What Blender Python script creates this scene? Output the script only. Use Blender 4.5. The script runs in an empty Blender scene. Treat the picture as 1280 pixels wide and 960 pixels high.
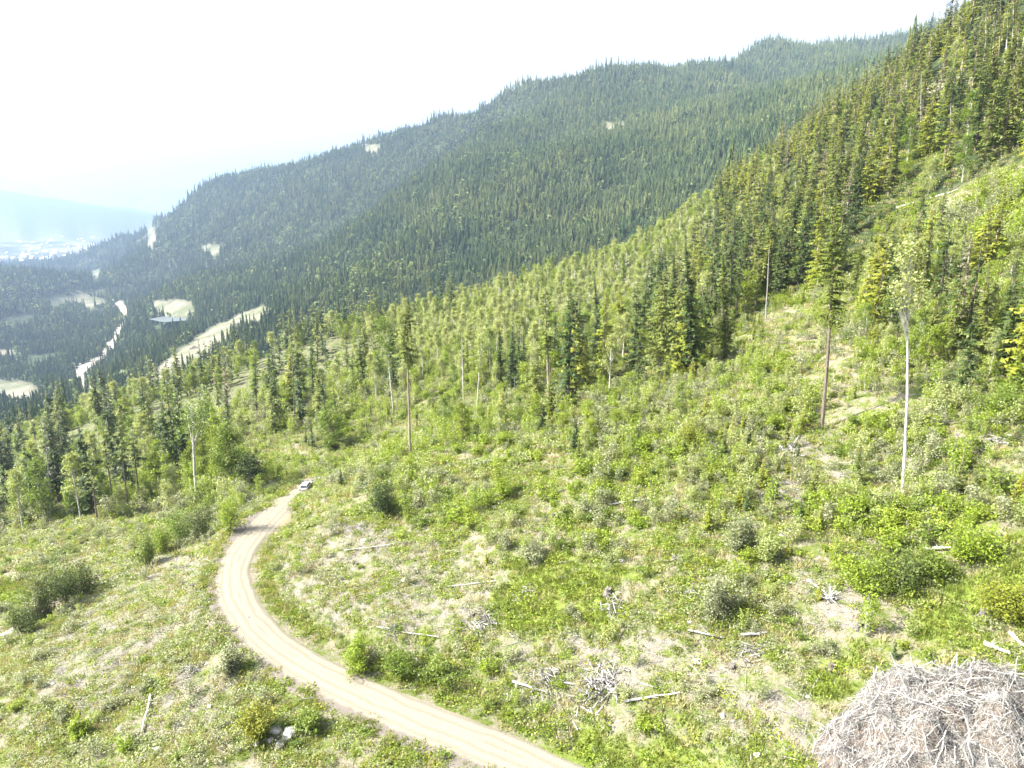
import bpy, bmesh, math, random
import numpy as np
from mathutils import Vector, Matrix, Euler

scene = bpy.context.scene
C = scene.collection
rng = np.random.default_rng(11)
random.seed(5)

# ------------------------------------------------------------------ camera
CAMZ = 50.0
PITCH = math.radians(14.0)
FPX = 865.0                      # focal length in photo pixels (1280 wide)
cam_d = bpy.data.cameras.new("camera")
cam = bpy.data.objects.new("camera", cam_d)
C.objects.link(cam)
cam.location = (0, 0, CAMZ)
cam.rotation_euler = (math.radians(90) - PITCH, 0, 0)
cam_d.sensor_fit = 'HORIZONTAL'
cam_d.sensor_width = 36.0
cam_d.lens = 36.0 * FPX / 1280.0
cam_d.clip_start = 0.5
cam_d.clip_end = 120000.0
scene.camera = cam

# ------------------------------------------------------------------ sky, sun, exposure
SUN_AZ = math.radians(-95.0)     # from +Y towards +X (negative: to the left)
SUN_EL = math.radians(44.0)
world = bpy.data.worlds.new("World")
scene.world = world
world.use_nodes = True
wn = world.node_tree.nodes
wl = world.node_tree.links
bg = wn['Background']
sky = wn.new('ShaderNodeTexSky')
sky.sky_type = 'NISHITA'
sky.sun_disc = False
sky.sun_elevation = SUN_EL
sky.sun_rotation = SUN_AZ
sky.air_density = 0.7
sky.dust_density = 9.0
sky.ozone_density = 1.0
sky.altitude = 900
hs = wn.new('ShaderNodeHueSaturation')      # thin milky overcast: the whole sky paler than a clear one
hs.inputs['Saturation'].default_value = 0.30
hs.inputs['Value'].default_value = 1.0
wl.new(sky.outputs[0], hs.inputs['Color'])
wl.new(hs.outputs[0], bg.inputs[0])
bg.inputs[1].default_value = 0.105
sun_d = bpy.data.lights.new("sun", 'SUN')
sun_d.energy = 5.0
sun_d.angle = math.radians(0.5)
sun_d.color = (1.0, 0.93, 0.77)
sun = bpy.data.objects.new("sun", sun_d)
C.objects.link(sun)
sv = Vector((math.sin(SUN_AZ) * math.cos(SUN_EL), math.cos(SUN_AZ) * math.cos(SUN_EL), math.sin(SUN_EL)))
sun.rotation_euler = sv.to_track_quat('Z', 'Y').to_euler()
scene.view_settings.view_transform = 'Standard'
scene.view_settings.look = 'None'
scene.view_settings.gamma = 1.0
scene.view_settings.exposure = 2.35
scene.render.engine = 'CYCLES'
scene.cycles.max_bounces = 6
scene.cycles.diffuse_bounces = 3
scene.cycles.glossy_bounces = 1
scene.cycles.transmission_bounces = 3
scene.cycles.volume_bounces = 0
scene.cycles.use_denoising = True
scene.cycles.denoising_prefilter = 'FAST'
HAZE = True
HAZE_D = 1.05e-4

# ------------------------------------------------------------------ photo geometry -> world
SP, CP = math.sin(PITCH), math.cos(PITCH)
def px_to_world(px, py, D):
    X = (px - 640.0) / FPX
    Y = -(py - 480.0) / FPX
    return (X * D, D * (CP + Y * SP), D * (-SP + Y * CP) + CAMZ)
def world_to_px(x, y, z):
    zr = z - CAMZ
    d = y * CP - zr * SP
    v = y * SP + zr * CP
    d = np.maximum(d, 1e-3)
    return 640 + FPX * x / d, 480 - FPX * v / d, d

# ------------------------------------------------------------------ noise
def _hash(ix, iy, seed):
    h = (ix.astype(np.int64) * 374761393 + iy.astype(np.int64) * 668265263 + seed * 974634777) & 0x7fffffff
    h = ((h ^ (h >> 13)) * 1274126177) & 0x7fffffff
    return ((h ^ (h >> 16)) & 0xffff) / 65535.0
def vnoise(x, y, seed=0):
    ix, iy = np.floor(x), np.floor(y)
    fx, fy = x - ix, y - iy
    fx = fx * fx * fx * (fx * (fx * 6 - 15) + 10); fy = fy * fy * fy * (fy * (fy * 6 - 15) + 10)
    a = _hash(ix, iy, seed); b = _hash(ix + 1, iy, seed)
    c = _hash(ix, iy + 1, seed); d = _hash(ix + 1, iy + 1, seed)
    return (a + (b - a) * fx) * (1 - fy) + (c + (d - c) * fx) * fy
def fbm(x, y, octv=4, seed=0):
    s = 0.0; a = 1.0; t = 0.0
    for o in range(octv):
        s = s + a * (vnoise(x * 2 ** o + 17.3 * o, y * 2 ** o - 9.1 * o, seed + o) * 2 - 1); t += a; a *= 0.5
    return s / t
def smooth(a, b, x):
    t = np.clip((x - a) / (b - a), 0, 1)
    return t * t * (3 - 2 * t)

# ------------------------------------------------------------------ terrain control points (surveyed from the photo)
ROADPX = [(800, 1022, 56.5), (668, 955, 63), (590, 922, 66.5), (500, 888, 71), (400, 842, 78), (335, 800, 84.5), (300, 755, 92), (292, 715, 101),
          (305, 685, 110), (330, 655, 121), (344, 641, 129), (360, 625, 142), (384, 606, 158), (420, 590, 170), (450, 577, 180)]
ctrl = [px_to_world(*p) for p in ROADPX]
PD = [(1128, 615, 85), (1027, 535, 105), (513, 570, 135), (1140, 960, 52), (0, 950, 73), (150, 950, 69), (0, 850, 88), (0, 790, 105),
      (100, 760, 106), (200, 850, 80.7), (300, 900, 71), (200, 720, 111.5), (250, 680, 121), (100, 700, 131), (0, 700, 137), (0, 640, 185),
      (100, 640, 176), (200, 640, 161), (250, 600, 186), (320, 600, 170), (0, 560, 301), (100, 560, 277), (200, 560, 247), (300, 560, 217),
      (600, 570, 125), (700, 570, 111), (900, 570, 98), (1280, 600, 77), (1280, 700, 65),
      (1280, 800, 58), (1280, 960, 48), (1000, 960, 54), (850, 960, 58), (900, 800, 68), (640, 800, 76.5), (450, 800, 80.7), (800, 700, 82),
      (600, 700, 92), (450, 700, 98), (400, 650, 118), (1000, 700, 75), (1000, 500, 115), (1000, 420, 143), (1280, 500, 91), (1280, 400, 115),
      (1280, 300, 150), (1280, 220, 181), (1280, 130, 245), (1280, 50, 312), (1280, -60, 413), (1130, 300, 200), (1100, 200, 250),
      (1100, 120, 400), (1200, 68, 450), (1130, 108, 470), (1000, 190, 480), (900, 245, 480), (800, 312, 455), (700, 345, 435), (600, 380, 420),
      (500, 405, 420), (400, 428, 420), (300, 460, 420), (200, 500, 420), (100, 530, 430), (800, 450, 180), (600, 450, 225), (500, 480, 240),
      (900, 350, 270), (900, 450, 155), (700, 400, 290), (400, 500, 260), (300, 500, 310), (1000, 300, 290), (800, 380, 290),
      # far side of the valley: front spur of the big mountain
      (640, 320, 1100), (800, 240, 1300), (900, 180, 1400), (700, 200, 1500), (600, 250, 1450), (500, 330, 1250), (420, 390, 1000),
      (750, 84, 2350), (870, 78, 2550), (950, 50, 2850), (1050, 48, 3000), (1150, 50, 3200), (1300, 60, 3500), (800, 130, 1950), (900, 130, 2000), (1000, 110, 2300),
      (1100, 75, 2800), (600, 165, 2050), (525, 225, 1800), (447, 290, 1600), (400, 330, 1450), (345, 385, 1230),
      # rear ridge
      (278, 212, 3200), (330, 204, 3150), (420, 188, 3050), (480, 170, 2950), (550, 147, 2850), (650, 105, 2650), (300, 300, 2500), (400, 250, 2500),
      (480, 220, 2450), (200, 300, 3000), (250, 350, 2000), (300, 370, 1600), (240, 370, 1900), (250, 237, 3400), (200, 267, 3700),
      (150, 294, 4000), (95, 332, 4500),
      # valley
      (110, 495, 1330), (105, 470, 1430), (130, 430, 1750), (155, 400, 2170), (150, 380, 2540), (170, 342, 3500), (120, 365, 3000),
      (0, 500, 1250), (50, 480, 1350), (0, 545, 480), (40, 525, 800), (0, 340, 2500), (50, 352, 2400), (105, 382, 2250), (0, 425, 1850), (40, 385, 2150),
      (60, 440, 1700), (230, 385, 1750), (205, 404, 1600), (150, 450, 1150), (200, 475, 850), (240, 440, 950), (330, 390, 1150), (190, 430, 1200),
      (50, 325, 5000), (0, 303, 8000), (100, 300, 7500),
      (0, 242, 10000), (60, 257, 9800), (120, 271, 9600), (170, 281, 9400)]
ctrl += [px_to_world(*p) for p in PD]
HID = [(100, 700, -110), (240, 760, -60), (0, 650, -150), (-150, 600, -185), (360, 850, 20), (230, 950, -60), (0, 880, -130), (-200, 850, -190),
       (520, 640, 150), (800, 1000, 330), (560, 1100, 150), (-420, 480, -220), (-260, 300, -135), (-520, 250, -230), (-180, 60, -110), (-300, 0, -170), (-700, 500, -330),
       (-330, 2250, 0), (-560, 2250, -90), (-780, 1980, -190), (-120, 2600, 160), (300, 3400, 150), (900, 3900, 150), (1600, 4300, 200), (-700, 3700, 0),
       (-1200, 4300, -150), (-1700, 5200, -300), (-1000, 6000, -250), (-1300, 8000, -330), (-3500, 8000, -335), (-5000, 6500, -300),
       (-2600, 2600, -50), (-3200, 3500, -320), (-2300, 3900, -330), (-2600, 1600, -150), (-1600, 1100, -300), (-1400, 600, -250), (-2400, 800, 0), (-9300, 10500, 600),
       (-2500, 12500, -200), (-6000, 13000, -150), (0, 10000, -200), (3000, 8000, 0), (-9000, 9000, 500),
       (30, 0, -36), (60, 0, -24), (0, 20, -45), (-30, 20, -52), (-60, 10, -64), (100, 40, -5), (150, 100, 22), (220, 180, 60), (-30, -60, -50), (60, -60, -22), (-100, -60, -85),
       (400, 300, 190), (500, -300, 200), (-600, -500, -330), (3000, 2500, 700), (2500, 0, 500), (4000, 6000, 300), (-8000, 0, 0), (0, -6000, 0),
       (0, 30000, -250), (-20000, 30000, -250), (25000, 30000, -200), (40000, 0, 0), (-40000, 0, -100), (0, -40000, 0), (40000, 40000, -200), (-40000, 40000, -200)]
ctrl += [(a, b, c + CAMZ) for a, b, c in HID]
ctrl = np.array(ctrl, float)
SC = 100.0
P_ = ctrl[:, :2] / SC
A_ = np.sqrt(((P_[:, None] - P_[None]) ** 2).sum(-1) + 0.02 ** 2)
dcam = np.hypot(ctrl[:, 0], ctrl[:, 1])
A_ -= np.diag(0.00004 * dcam + 0.005)
n_ = len(P_)
M_ = np.zeros((n_ + 1, n_ + 1)); M_[:n_, :n_] = A_; M_[:n_, n_] = 1; M_[n_, :n_] = 1
W_ = np.linalg.solve(M_, np.append(ctrl[:, 2], 0))
def base_h(x, y):
    sh = x.shape; q = np.stack([x.ravel(), y.ravel()], 1) / SC
    out = np.empty(len(q))
    for i in range(0, len(q), 40000):
        b = q[i:i + 40000]
        out[i:i + 40000] = np.sqrt((b[:, :1] - P_[:, 0]) ** 2 + (b[:, 1:] - P_[:, 1]) ** 2 + 4e-4) @ W_[:-1] + W_[-1]
    return out.reshape(sh)

# road centre line, resampled
rp = np.array([px_to_world(*p) for p in ROADPX[:-2]] + [px_to_world(404, 597, 164)])
for _ in range(3):                 # Chaikin
    q = [rp[0]]
    for a, b in zip(rp[:-1], rp[1:]):
        q += [a * .75 + b * .25, a * .25 + b * .75]
    q.append(rp[-1]); rp = np.array(q)
s_ = np.concatenate([[0], np.cumsum(np.linalg.norm(np.diff(rp[:, :2], axis=0), axis=1))])
ss = np.arange(0, s_[-1], 1.0)
road = np.stack([np.interp(ss, s_, rp[:, k]) for k in range(3)], 1)
k = np.ones(15) / 15
zz = np.convolve(np.pad(road[:, 2], 7, mode='edge'), k, 'valid'); road[:, 2] = zz
road_w = np.interp(ss, [0, 55, 62, 70, 82, 92, 200], [3.1, 3.1, 3.3, 4.2, 4.0, 2.5, 2.1])   # half width, wider at the turning place
tmp_i = int(np.argmin(np.hypot(road[:, 0] - px_to_world(340, 650, 123)[0], road[:, 1] - px_to_world(340, 650, 123)[1])))
road_w = 2.45 + 2.0 * np.exp(-((ss - ss[tmp_i]) / 6.0) ** 2) - 1.0 * smooth(ss[tmp_i] + 6, ss[tmp_i] + 14, ss)
def road_dist(x, y):
    """distance to centre line, centre line height and half width there"""
    sh = x.shape; x = x.ravel(); y = y.ravel()
    d = np.full(x.shape, 1e3); z = np.zeros(x.shape); w = np.full(x.shape, 3.0)
    near = (np.hypot(x, y) < 300) & (y > 20)
    idx = np.where(near)[0]
    for i in range(0, len(idx), 20000):
        j = idx[i:i + 20000]
        dd = (x[j, None] - road[:, 0]) ** 2 + (y[j, None] - road[:, 1]) ** 2
        m = dd.argmin(1)
        d[j] = np.sqrt(dd[np.arange(len(j)), m]); z[j] = road[m, 2]; w[j] = road_w[m]
    return d.reshape(sh), z.reshape(sh), w.reshape(sh)

def hz(x, y):
    x = np.asarray(x, float); y = np.asarray(y, float)
    r = np.hypot(x, y)
    h = base_h(x, y)
    far = smooth(500, 1400, r)
    flat = smooth(-325 + CAMZ, -270 + CAMZ, h)             # keep the valley floor flat
    h = h + far * (48 * (0.12 + 0.85 * flat)) * (fbm(x / 480, y / 480, 4, 3) - .9 * np.abs(fbm(x / 330 + y / 900, y / 620 - x / 1500, 3, 7)) + .2) * np.where(r > 8000, .8, 1.0)
    h = h + smooth(120, 350, r) * (1 - smooth(700, 1200, r)) * 4.0 * fbm(x / 60, y / 60, 3, 9)
    nearn = (1 - smooth(400, 700, r))
    fine = 1.1 * fbm(x / 14, y / 14, 3, 21) + 0.35 * fbm(x / 2.6, y / 2.6, 3, 31)
    h = h + nearn * fine
    d, z, w = road_dist(x, y)
    t = smooth(w + 0.8, w + 6.0, d)
    crown = z + 0.10 - 0.15 * (d / 3.0) ** 2 * (d < 3.0) - 0.15 * (d >= 3.0) + 0.04 * fbm(x / 1.5, y / 1.5, 2, 5)
    return h * t + crown * (1 - t)

def ground_px(px, py, dmin=35.0, dmax=12000.0):
    """the ground point seen at a pixel of the photograph"""
    D = np.geomspace(dmin, dmax, 700)
    X = (px - 640.0) / FPX; Y = -(py - 480.0) / FPX
    x = X * D; y = D * (CP + Y * SP); z = D * (-SP + Y * CP) + CAMZ
    g = hz(x, y)
    b = np.where(z < g)[0]
    if len(b) == 0: return None
    i = max(b[0], 1)
    t = (z[i - 1] - g[i - 1]) / ((z[i - 1] - g[i - 1]) - (z[i] - g[i]) + 1e-9)
    xx = x[i - 1] + (x[i] - x[i - 1]) * t; yy = y[i - 1] + (y[i] - y[i - 1]) * t
    return float(xx), float(yy), float(hz(np.array([xx]), np.array([yy]))[0]), float(D[i])

def in_poly(px, py, poly):
    inside = np.zeros(px.shape, bool)
    n = len(poly)
    for i in range(n):
        x1, y1 = poly[i]; x2, y2 = poly[(i + 1) % n]
        c = ((y1 > py) != (y2 > py)) & (px < (x2 - x1) * (py - y1) / ((y2 - y1) if y2 != y1 else 1e-9) + x1)
        inside ^= c
    return inside

# ------------------------------------------------------------------ bookkeeping helpers
def tag(o, label=None, cat=None, group=None, kind=None):
    if label: o['label'] = label
    if cat: o['category'] = cat
    if group: o['group'] = group
    if kind: o['kind'] = kind
    return o
def link(name, me, parent=None, loc=(0, 0, 0), rot=(0, 0, 0), scl=(1, 1, 1)):
    o = bpy.data.objects.new(name, me)
    C.objects.link(o)
    o.location = loc; o.rotation_euler = rot; o.scale = scl
    if parent is not None: o.parent = parent
    return o
def empty(name, loc=(0, 0, 0), rot=(0, 0, 0), scl=(1, 1, 1)):
    o = link(name, None, None, loc, rot, scl)
    o.empty_display_size = 0.3
    return o
def mesh_from(name, V, F, mats=(), mi=None, smoothf=False, attrs=None):
    V = np.ascontiguousarray(V, np.float32); F = np.ascontiguousarray(F, np.int32)
    me = bpy.data.meshes.new(name)
    nf, k = F.shape
    me.vertices.add(len(V)); me.vertices.foreach_set('co', V.ravel())
    me.loops.add(nf * k); me.loops.foreach_set('vertex_index', F.ravel())
    me.polygons.add(nf); me.polygons.foreach_set('loop_start', np.arange(0, nf * k, k, dtype=np.int32))
    me.polygons.foreach_set('use_smooth', np.full(nf, smoothf))
    for m in mats: me.materials.append(m)
    if mi is not None: me.polygons.foreach_set('material_index', np.asarray(mi, np.int32))
    for an, (dom, arr) in (attrs or {}).items():
        a = me.attributes.new(an, 'FLOAT', dom); a.data.foreach_set('value', np.asarray(arr, np.float32))
    me.update(calc_edges=True)
    return me
def tri_mesh(name, T, mats, mi=None, tone=None):
    T = np.asarray(T, np.float32).reshape(-1, 3, 3)
    n = len(T)
    return mesh_from(name, T.reshape(-1, 3), np.arange(3 * n).reshape(-1, 3), mats, mi,
                     attrs={'tone': ('FACE', tone if tone is not None else np.full(n, .5))})
def tube(path, rad, n=6, rough=0.0, cap=True):
    """triangles of a tapered tube along a path"""
    path = np.asarray(path, float); rad = np.asarray(rad, float)
    rings = []
    for i, p in enumerate(path):
        t = path[min(i + 1, len(path) - 1)] - path[max(i - 1, 0)]
        t = t / (np.linalg.norm(t) + 1e-9)
        u = np.cross(t, [0, 0, 1.0]) if abs(t[2]) < .9 else np.cross(t, [1.0, 0, 0])
        u /= np.linalg.norm(u); v = np.cross(t, u)
        a = np.arange(n) * 2 * math.pi / n
        rr = rad[i] * (1 + rough * (rng.random(n) - .5))
        rings.append(p + (np.cos(a) * rr)[:, None] * u + (np.sin(a) * rr)[:, None] * v)
    out = []
    for r0, r1 in zip(rings[:-1], rings[1:]):
        for j in range(n):
            k2 = (j + 1) % n
            out += [(r0[j], r0[k2], r1[k2]), (r0[j], r1[k2], r1[j])]
    if cap:
        for rg, c in ((rings[0], path[0]), (rings[-1], path[-1])):
            for j in range(n): out.append((rg[j], rg[(j + 1) % n], c))
    return np.array(out)

# ------------------------------------------------------------------ materials
def new_mat(name):
    m = bpy.data.materials.new(name); m.use_nodes = True
    nt = m.node_tree
    return m, nt, nt.nodes, nt.links, nt.nodes['Principled BSDF']
def N(nodes, t, **kw):
    n = nodes.new(t)
    for k_, v in kw.items():
        if k_.startswith('i_'): n.inputs[k_[2:]].default_value = v
        else: setattr(n, k_, v)
    return n
def mixc(nodes, links, fac, a, b, mode='MIX'):
    m = nodes.new('ShaderNodeMix'); m.data_type = 'RGBA'; m.blend_type = mode
    for s, v in ((m.inputs[0], fac), (m.inputs[6], a), (m.inputs[7], b)):
        if hasattr(v, 'is_output') or isinstance(v, bpy.types.NodeSocket): links.new(v, s)
        elif isinstance(v, (int, float)): s.default_value = v
        else: s.default_value = (*v, 1)
    return m.outputs[2]
def ramp(nodes, links, src, p0, p1):
    r = nodes.new('ShaderNodeMapRange'); r.inputs[1].default_value = p0; r.inputs[2].default_value = p1
    links.new(src, r.inputs[0]); return r.outputs[0]
def noise(nodes, links, scale, detail=4, vec=None, rough=.6):
    n = nodes.new('ShaderNodeTexNoise'); n.inputs['Scale'].default_value = scale
    n.inputs['Detail'].default_value = detail; n.inputs['Roughness'].default_value = rough
    if vec is not None: links.new(vec, n.inputs['Vector'])
    return n.outputs[0]

def foliage(name, a, b, trans=0.3, spec=0.25, tonevar=(0.50, 1.28), stands=False):
    m, nt, n, l, p = new_mat(name)
    oi = n.new('ShaderNodeObjectInfo')
    at = N(n, 'ShaderNodeAttribute', attribute_name='tone')
    col = mixc(n, l, oi.outputs['Random'], a, b)
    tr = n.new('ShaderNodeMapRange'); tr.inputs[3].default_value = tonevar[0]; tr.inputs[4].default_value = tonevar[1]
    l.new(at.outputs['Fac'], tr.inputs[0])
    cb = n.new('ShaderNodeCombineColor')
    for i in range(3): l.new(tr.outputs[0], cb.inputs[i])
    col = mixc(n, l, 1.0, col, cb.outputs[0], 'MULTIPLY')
    if stands:      # stands of different age and kind over the mountain
        geo = n.new('ShaderNodeNewGeometry')
        f = ramp(n, l, noise(n, l, .0045, 6, geo.outputs['Position'], .72), .40, .60)
        col = mixc(n, l, 1.0, col, mixc(n, l, f, (.72, .78, .80), (1.25, 1.12, 1.0)), 'MULTIPLY')
    l.new(col, p.inputs['Base Color'])
    p.inputs['Roughness'].default_value = 0.5
    p.inputs['Specular IOR Level'].default_value = spec
    t = n.new('ShaderNodeBsdfTranslucent')
    warm = mixc(n, l, 0.5, col, (min(a[0] * 2.2, .5), min(a[1] * 1.9, .5), a[2] * .6))
    l.new(warm, t.inputs[0])
    ms = n.new('ShaderNodeMixShader'); ms.inputs[0].default_value = trans
    l.new(p.outputs[0], ms.inputs[1]); l.new(t.outputs[0], ms.inputs[2])
    l.new(ms.outputs[0], n['Material Output'].inputs[0])
    return m
M_con_dark = foliage('dark_conifer_needles', (.040, .066, .022), (.070, .098, .032), .25, .15)
M_con_olive = foliage('olive_conifer_needles', (.098, .130, .028), (.142, .166, .040), .32, .2)
M_con_lime = foliage('yellow_green_conifer_needles', (.155, .190, .024), (.21, .222, .036), .36, .2)
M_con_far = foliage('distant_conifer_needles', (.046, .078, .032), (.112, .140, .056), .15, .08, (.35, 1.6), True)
M_con_dead = foliage('dry_brown_needles', (.13, .115, .08), (.17, .15, .105), .12, .1)
M_leaf_dark = foliage('dark_alder_leaves', (.07, .10, .025), (.09, .125, .03), .25, .2)
M_leaf_bright = foliage('bright_green_leaves', (.165, .240, .022), (.225, .285, .036), .40, .35)
M_leaf_green = foliage('mid_green_leaves', (.108, .168, .024), (.155, .208, .034), .36, .35)
M_leaf_pale = foliage('pale_aspen_leaves', (.225, .285, .095), (.30, .34, .14), .42, .5)
M_leaf_grey = foliage('grey_green_willow_leaves', (.17, .20, .105), (.24, .255, .15), .3, .5)
M_grass = foliage('fresh_grass_blades', (.12, .17, .03), (.18, .21, .05), .35, .2)
M_straw = foliage('dry_grass_blades', (.30, .27, .13), (.38, .34, .19), .25, .2)

def bark(name, a, b, sc=3.0, stretch=0.25, marks=None):
    m, nt, n, l, p = new_mat(name)
    tc = n.new('ShaderNodeTexCoord'); mp = n.new('ShaderNodeMapping'); mp.inputs['Scale'].default_value = (1, 1, stretch)
    l.new(tc.outputs['Object'], mp.inputs[0])
    f = noise(n, l, sc, 5, mp.outputs[0], .7)
    f = ramp(n, l, f, .35, .65)
    col = mixc(n, l, f, a, b)
    if marks:
        f2 = ramp(n, l, noise(n, l, 2.2, 3, tc.outputs['Object'], .6), .60, .66)
        col = mixc(n, l, f2, col, marks)
    l.new(col, p.inputs['Base Color']); p.inputs['Roughness'].default_value = .9
    bp = n.new('ShaderNodeBump'); bp.inputs['Strength'].default_value = .5; bp.inputs['Distance'].default_value = .03
    l.new(f, bp.inputs['Height']); l.new(bp.outputs[0], p.inputs['Normal'])
    return m
M_bark = bark('grey_brown_bark', (.13, .10, .08), (.27, .22, .18))
M_bark_dark = bark('dark_bark', (.07, .055, .045), (.15, .12, .10))
M_birch = bark('white_aspen_bark', (.30, .29, .265), (.48, .465, .43), 2.0, .5, (.10, .09, .08))
M_deadwood = bark('bleached_wood', (.135, .135, .135), (.28, .275, .27), 5, .2)
M_deadwood_w = bark('sun_bleached_white_wood', (.225, .225, .225), (.41, .405, .40), 5, .2)
M_wood_brown = bark('weathered_brown_wood', (.055, .05, .045), (.14, .13, .12), 5, .2)

def rock_mat():
    m, nt, n, l, p = new_mat('pale_rock')
    tc = n.new('ShaderNodeTexCoord')
    f = noise(n, l, 2.5, 8, tc.outputs['Object'], .7)
    col = mixc(n, l, ramp(n, l, f, .3, .7), (.22, .215, .20), (.42, .41, .39))
    l.new(col, p.inputs['Base Color']); p.inputs['Roughness'].default_value = .9
    bp = n.new('ShaderNodeBump'); bp.inputs['Distance'].default_value = .08; l.new(f, bp.inputs['Height']); l.new(bp.outputs[0], p.inputs['Normal'])
    return m
M_rock = rock_mat()

def ground_mat():
    m, nt, n, l, p = new_mat('hillside_ground')
    geo = n.new('ShaderNodeNewGeometry'); P = geo.outputs['Position']
    at = lambda s: N(n, 'ShaderNodeAttribute', attribute_name=s).outputs['Fac']
    big = noise(n, l, .05, 5, P); mid = noise(n, l, .45, 6, P, .7); fine = noise(n, l, 3.2, 6, P, .75); vfine = noise(n, l, 11, 4, P, .8)
    green = mixc(n, l, ramp(n, l, fine, .35, .65), (.045, .07, .015), (.12, .145, .034))
    straw = mixc(n, l, ramp(n, l, vfine, .35, .65), (.065, .055, .035), (.22, .20, .13))
    litter = mixc(n, l, ramp(n, l, fine, .40, .60), straw, (.19, .175, .155))
    nearc = mixc(n, l, ramp(n, l, mid, .42, .56), litter, green)
    sl = mixc(n, l, ramp(n, l, vfine, .38, .62), (.08, .07, .058), (.24, .225, .20))
    sm_ = N(n, 'ShaderNodeMath', operation='MULTIPLY'); l.new(at('slash'), sm_.inputs[0]); l.new(ramp(n, l, noise(n, l, .35, 5, P, .75), .44, .56), sm_.inputs[1])
    nearc = mixc(n, l, sm_.outputs[0], nearc, sl)
    soil = mixc(n, l, ramp(n, l, fine, .35, .65), (.12, .095, .07), (.25, .22, .175))
    bm_ = N(n, 'ShaderNodeMath', operation='MULTIPLY'); l.new(at('bare'), bm_.inputs[0]); l.new(ramp(n, l, noise(n, l, .3, 5, P, .75), .47, .60), bm_.inputs[1])
    nearc = mixc(n, l, bm_.outputs[0], nearc, soil)
    grs = mixc(n, l, ramp(n, l, fine, .3, .7), (.08, .125, .022), (.16, .19, .04))
    nearc = mixc(n, l, at('grassy'), nearc, grs)
    ff = noise(n, l, .02, 8, P, .75)
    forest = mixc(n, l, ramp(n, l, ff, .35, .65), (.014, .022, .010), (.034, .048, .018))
    fop = mixc(n, l, ramp(n, l, noise(n, l, .013, 6, P, .7), .4, .6), (.08, .09, .05), (.175, .16, .13))
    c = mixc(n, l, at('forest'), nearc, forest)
    c = mixc(n, l, at('open_far'), c, fop)
    l.new(c, p.inputs['Base Color']); p.inputs['Roughness'].default_value = .95; p.inputs['Specular IOR Level'].default_value = .15
    bp = n.new('ShaderNodeBump'); bp.inputs['Strength'].default_value = .9; bp.inputs['Distance'].default_value = .25
    l.new(fine, bp.inputs['Height']); l.new(bp.outputs[0], p.inputs['Normal'])
    return m
M_ground = ground_mat()

def gravel_mat(name, a, b, tracks=False, dark=(.25, .22, .20)):
    m, nt, n, l, p = new_mat(name)
    geo = n.new('ShaderNodeNewGeometry'); P = geo.outputs['Position']
    fine = noise(n, l, 9, 6, P, .8); mid = noise(n, l, .8, 5, P, .7)
    c = mixc(n, l, ramp(n, l, fine, .35, .65), a, b)
    if tracks:
        u = N(n, 'ShaderNodeAttribute', attribute_name='across').outputs['Fac']    # metres from the centre line, outer side positive
        au = N(n, 'ShaderNodeMath', operation='ABSOLUTE'); l.new(u, au.inputs[0])
        # wheel tracks at +-0.85 and +-1.9 m worn pale; loose gravel between
        wv = N(n, 'ShaderNodeMath', operation='SINE'); k_ = N(n, 'ShaderNodeMath', operation='MULTIPLY_ADD'); k_.inputs[1].default_value = 6.0; k_.inputs[2].default_value = -1.2
        wob = N(n, 'ShaderNodeMath', operation='MULTIPLY_ADD'); wob.inputs[1].default_value = 1.3; l.new(noise(n, l, .16, 4, P), wob.inputs[0]); l.new(au.outputs[0], wob.inputs[2])
        l.new(wob.outputs[0], k_.inputs[0]); l.new(k_.outputs[0], wv.inputs[0])
        c = mixc(n, l, ramp(n, l, wv.outputs[0], -.3, 2.6), c, tuple(x * .72 for x in a))
        ed = N(n, 'ShaderNodeMath', operation='ADD'); l.new(u, ed.inputs[0])
        sc_ = N(n, 'ShaderNodeMath', operation='MULTIPLY'); sc_.inputs[1].default_value = 1.4; l.new(mid, sc_.inputs[0]); l.new(sc_.outputs[0], ed.inputs[1])
        grey = mixc(n, l, ramp(n, l, fine, .3, .7), (.075, .066, .060), (.155, .14, .13))
        c = mixc(n, l, ramp(n, l, ed.outputs[0], 2.9, 3.4), c, grey)
        ab = N(n, 'ShaderNodeMath', operation='SUBTRACT'); l.new(mid, ab.inputs[0]); l.new(u, ab.inputs[1])
        c = mixc(n, l, ramp(n, l, ab.outputs[0], 3.0, 3.5), c, (.20, .17, .11))
    else:
        c = mixc(n, l, ramp(n, l, mid, .4, .62), c, dark)
    l.new(c, p.inputs['Base Color']); p.inputs['Roughness'].default_value = .95; p.inputs['Specular IOR Level'].default_value = .1
    bp = n.new('ShaderNodeBump'); bp.inputs['Strength'].default_value = .6; bp.inputs['Distance'].default_value = .05
    l.new(fine, bp.inputs['Height']); l.new(bp.outputs[0], p.inputs['Normal'])
    return m
M_road = gravel_mat('pale_gravel_road', (.135, .122, .098), (.225, .208, .172), True)
M_track = gravel_mat('dusty_track', (.22, .195, .155), (.32, .29, .24))
M_bar = gravel_mat('river_gravel', (.20, .19, .165), (.30, .285, .25))
def plain(name, col, rough=.5, metal=0.0, spec=.5):
    m, nt, n, l, p = new_mat(name)
    tc = n.new('ShaderNodeTexCoord')
    f = noise(n, l, 4.0, 3, tc.outputs['Object'])
    c = mixc(n, l, ramp(n, l, f, .3, .7), tuple(x * .85 for x in col), tuple(min(1, x * 1.08) for x in col))
    l.new(c, p.inputs['Base Color']); p.inputs['Roughness'].default_value = rough; p.inputs['Metallic'].default_value = metal
    p.inputs['Specular IOR Level'].default_value = spec
    return m

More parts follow.
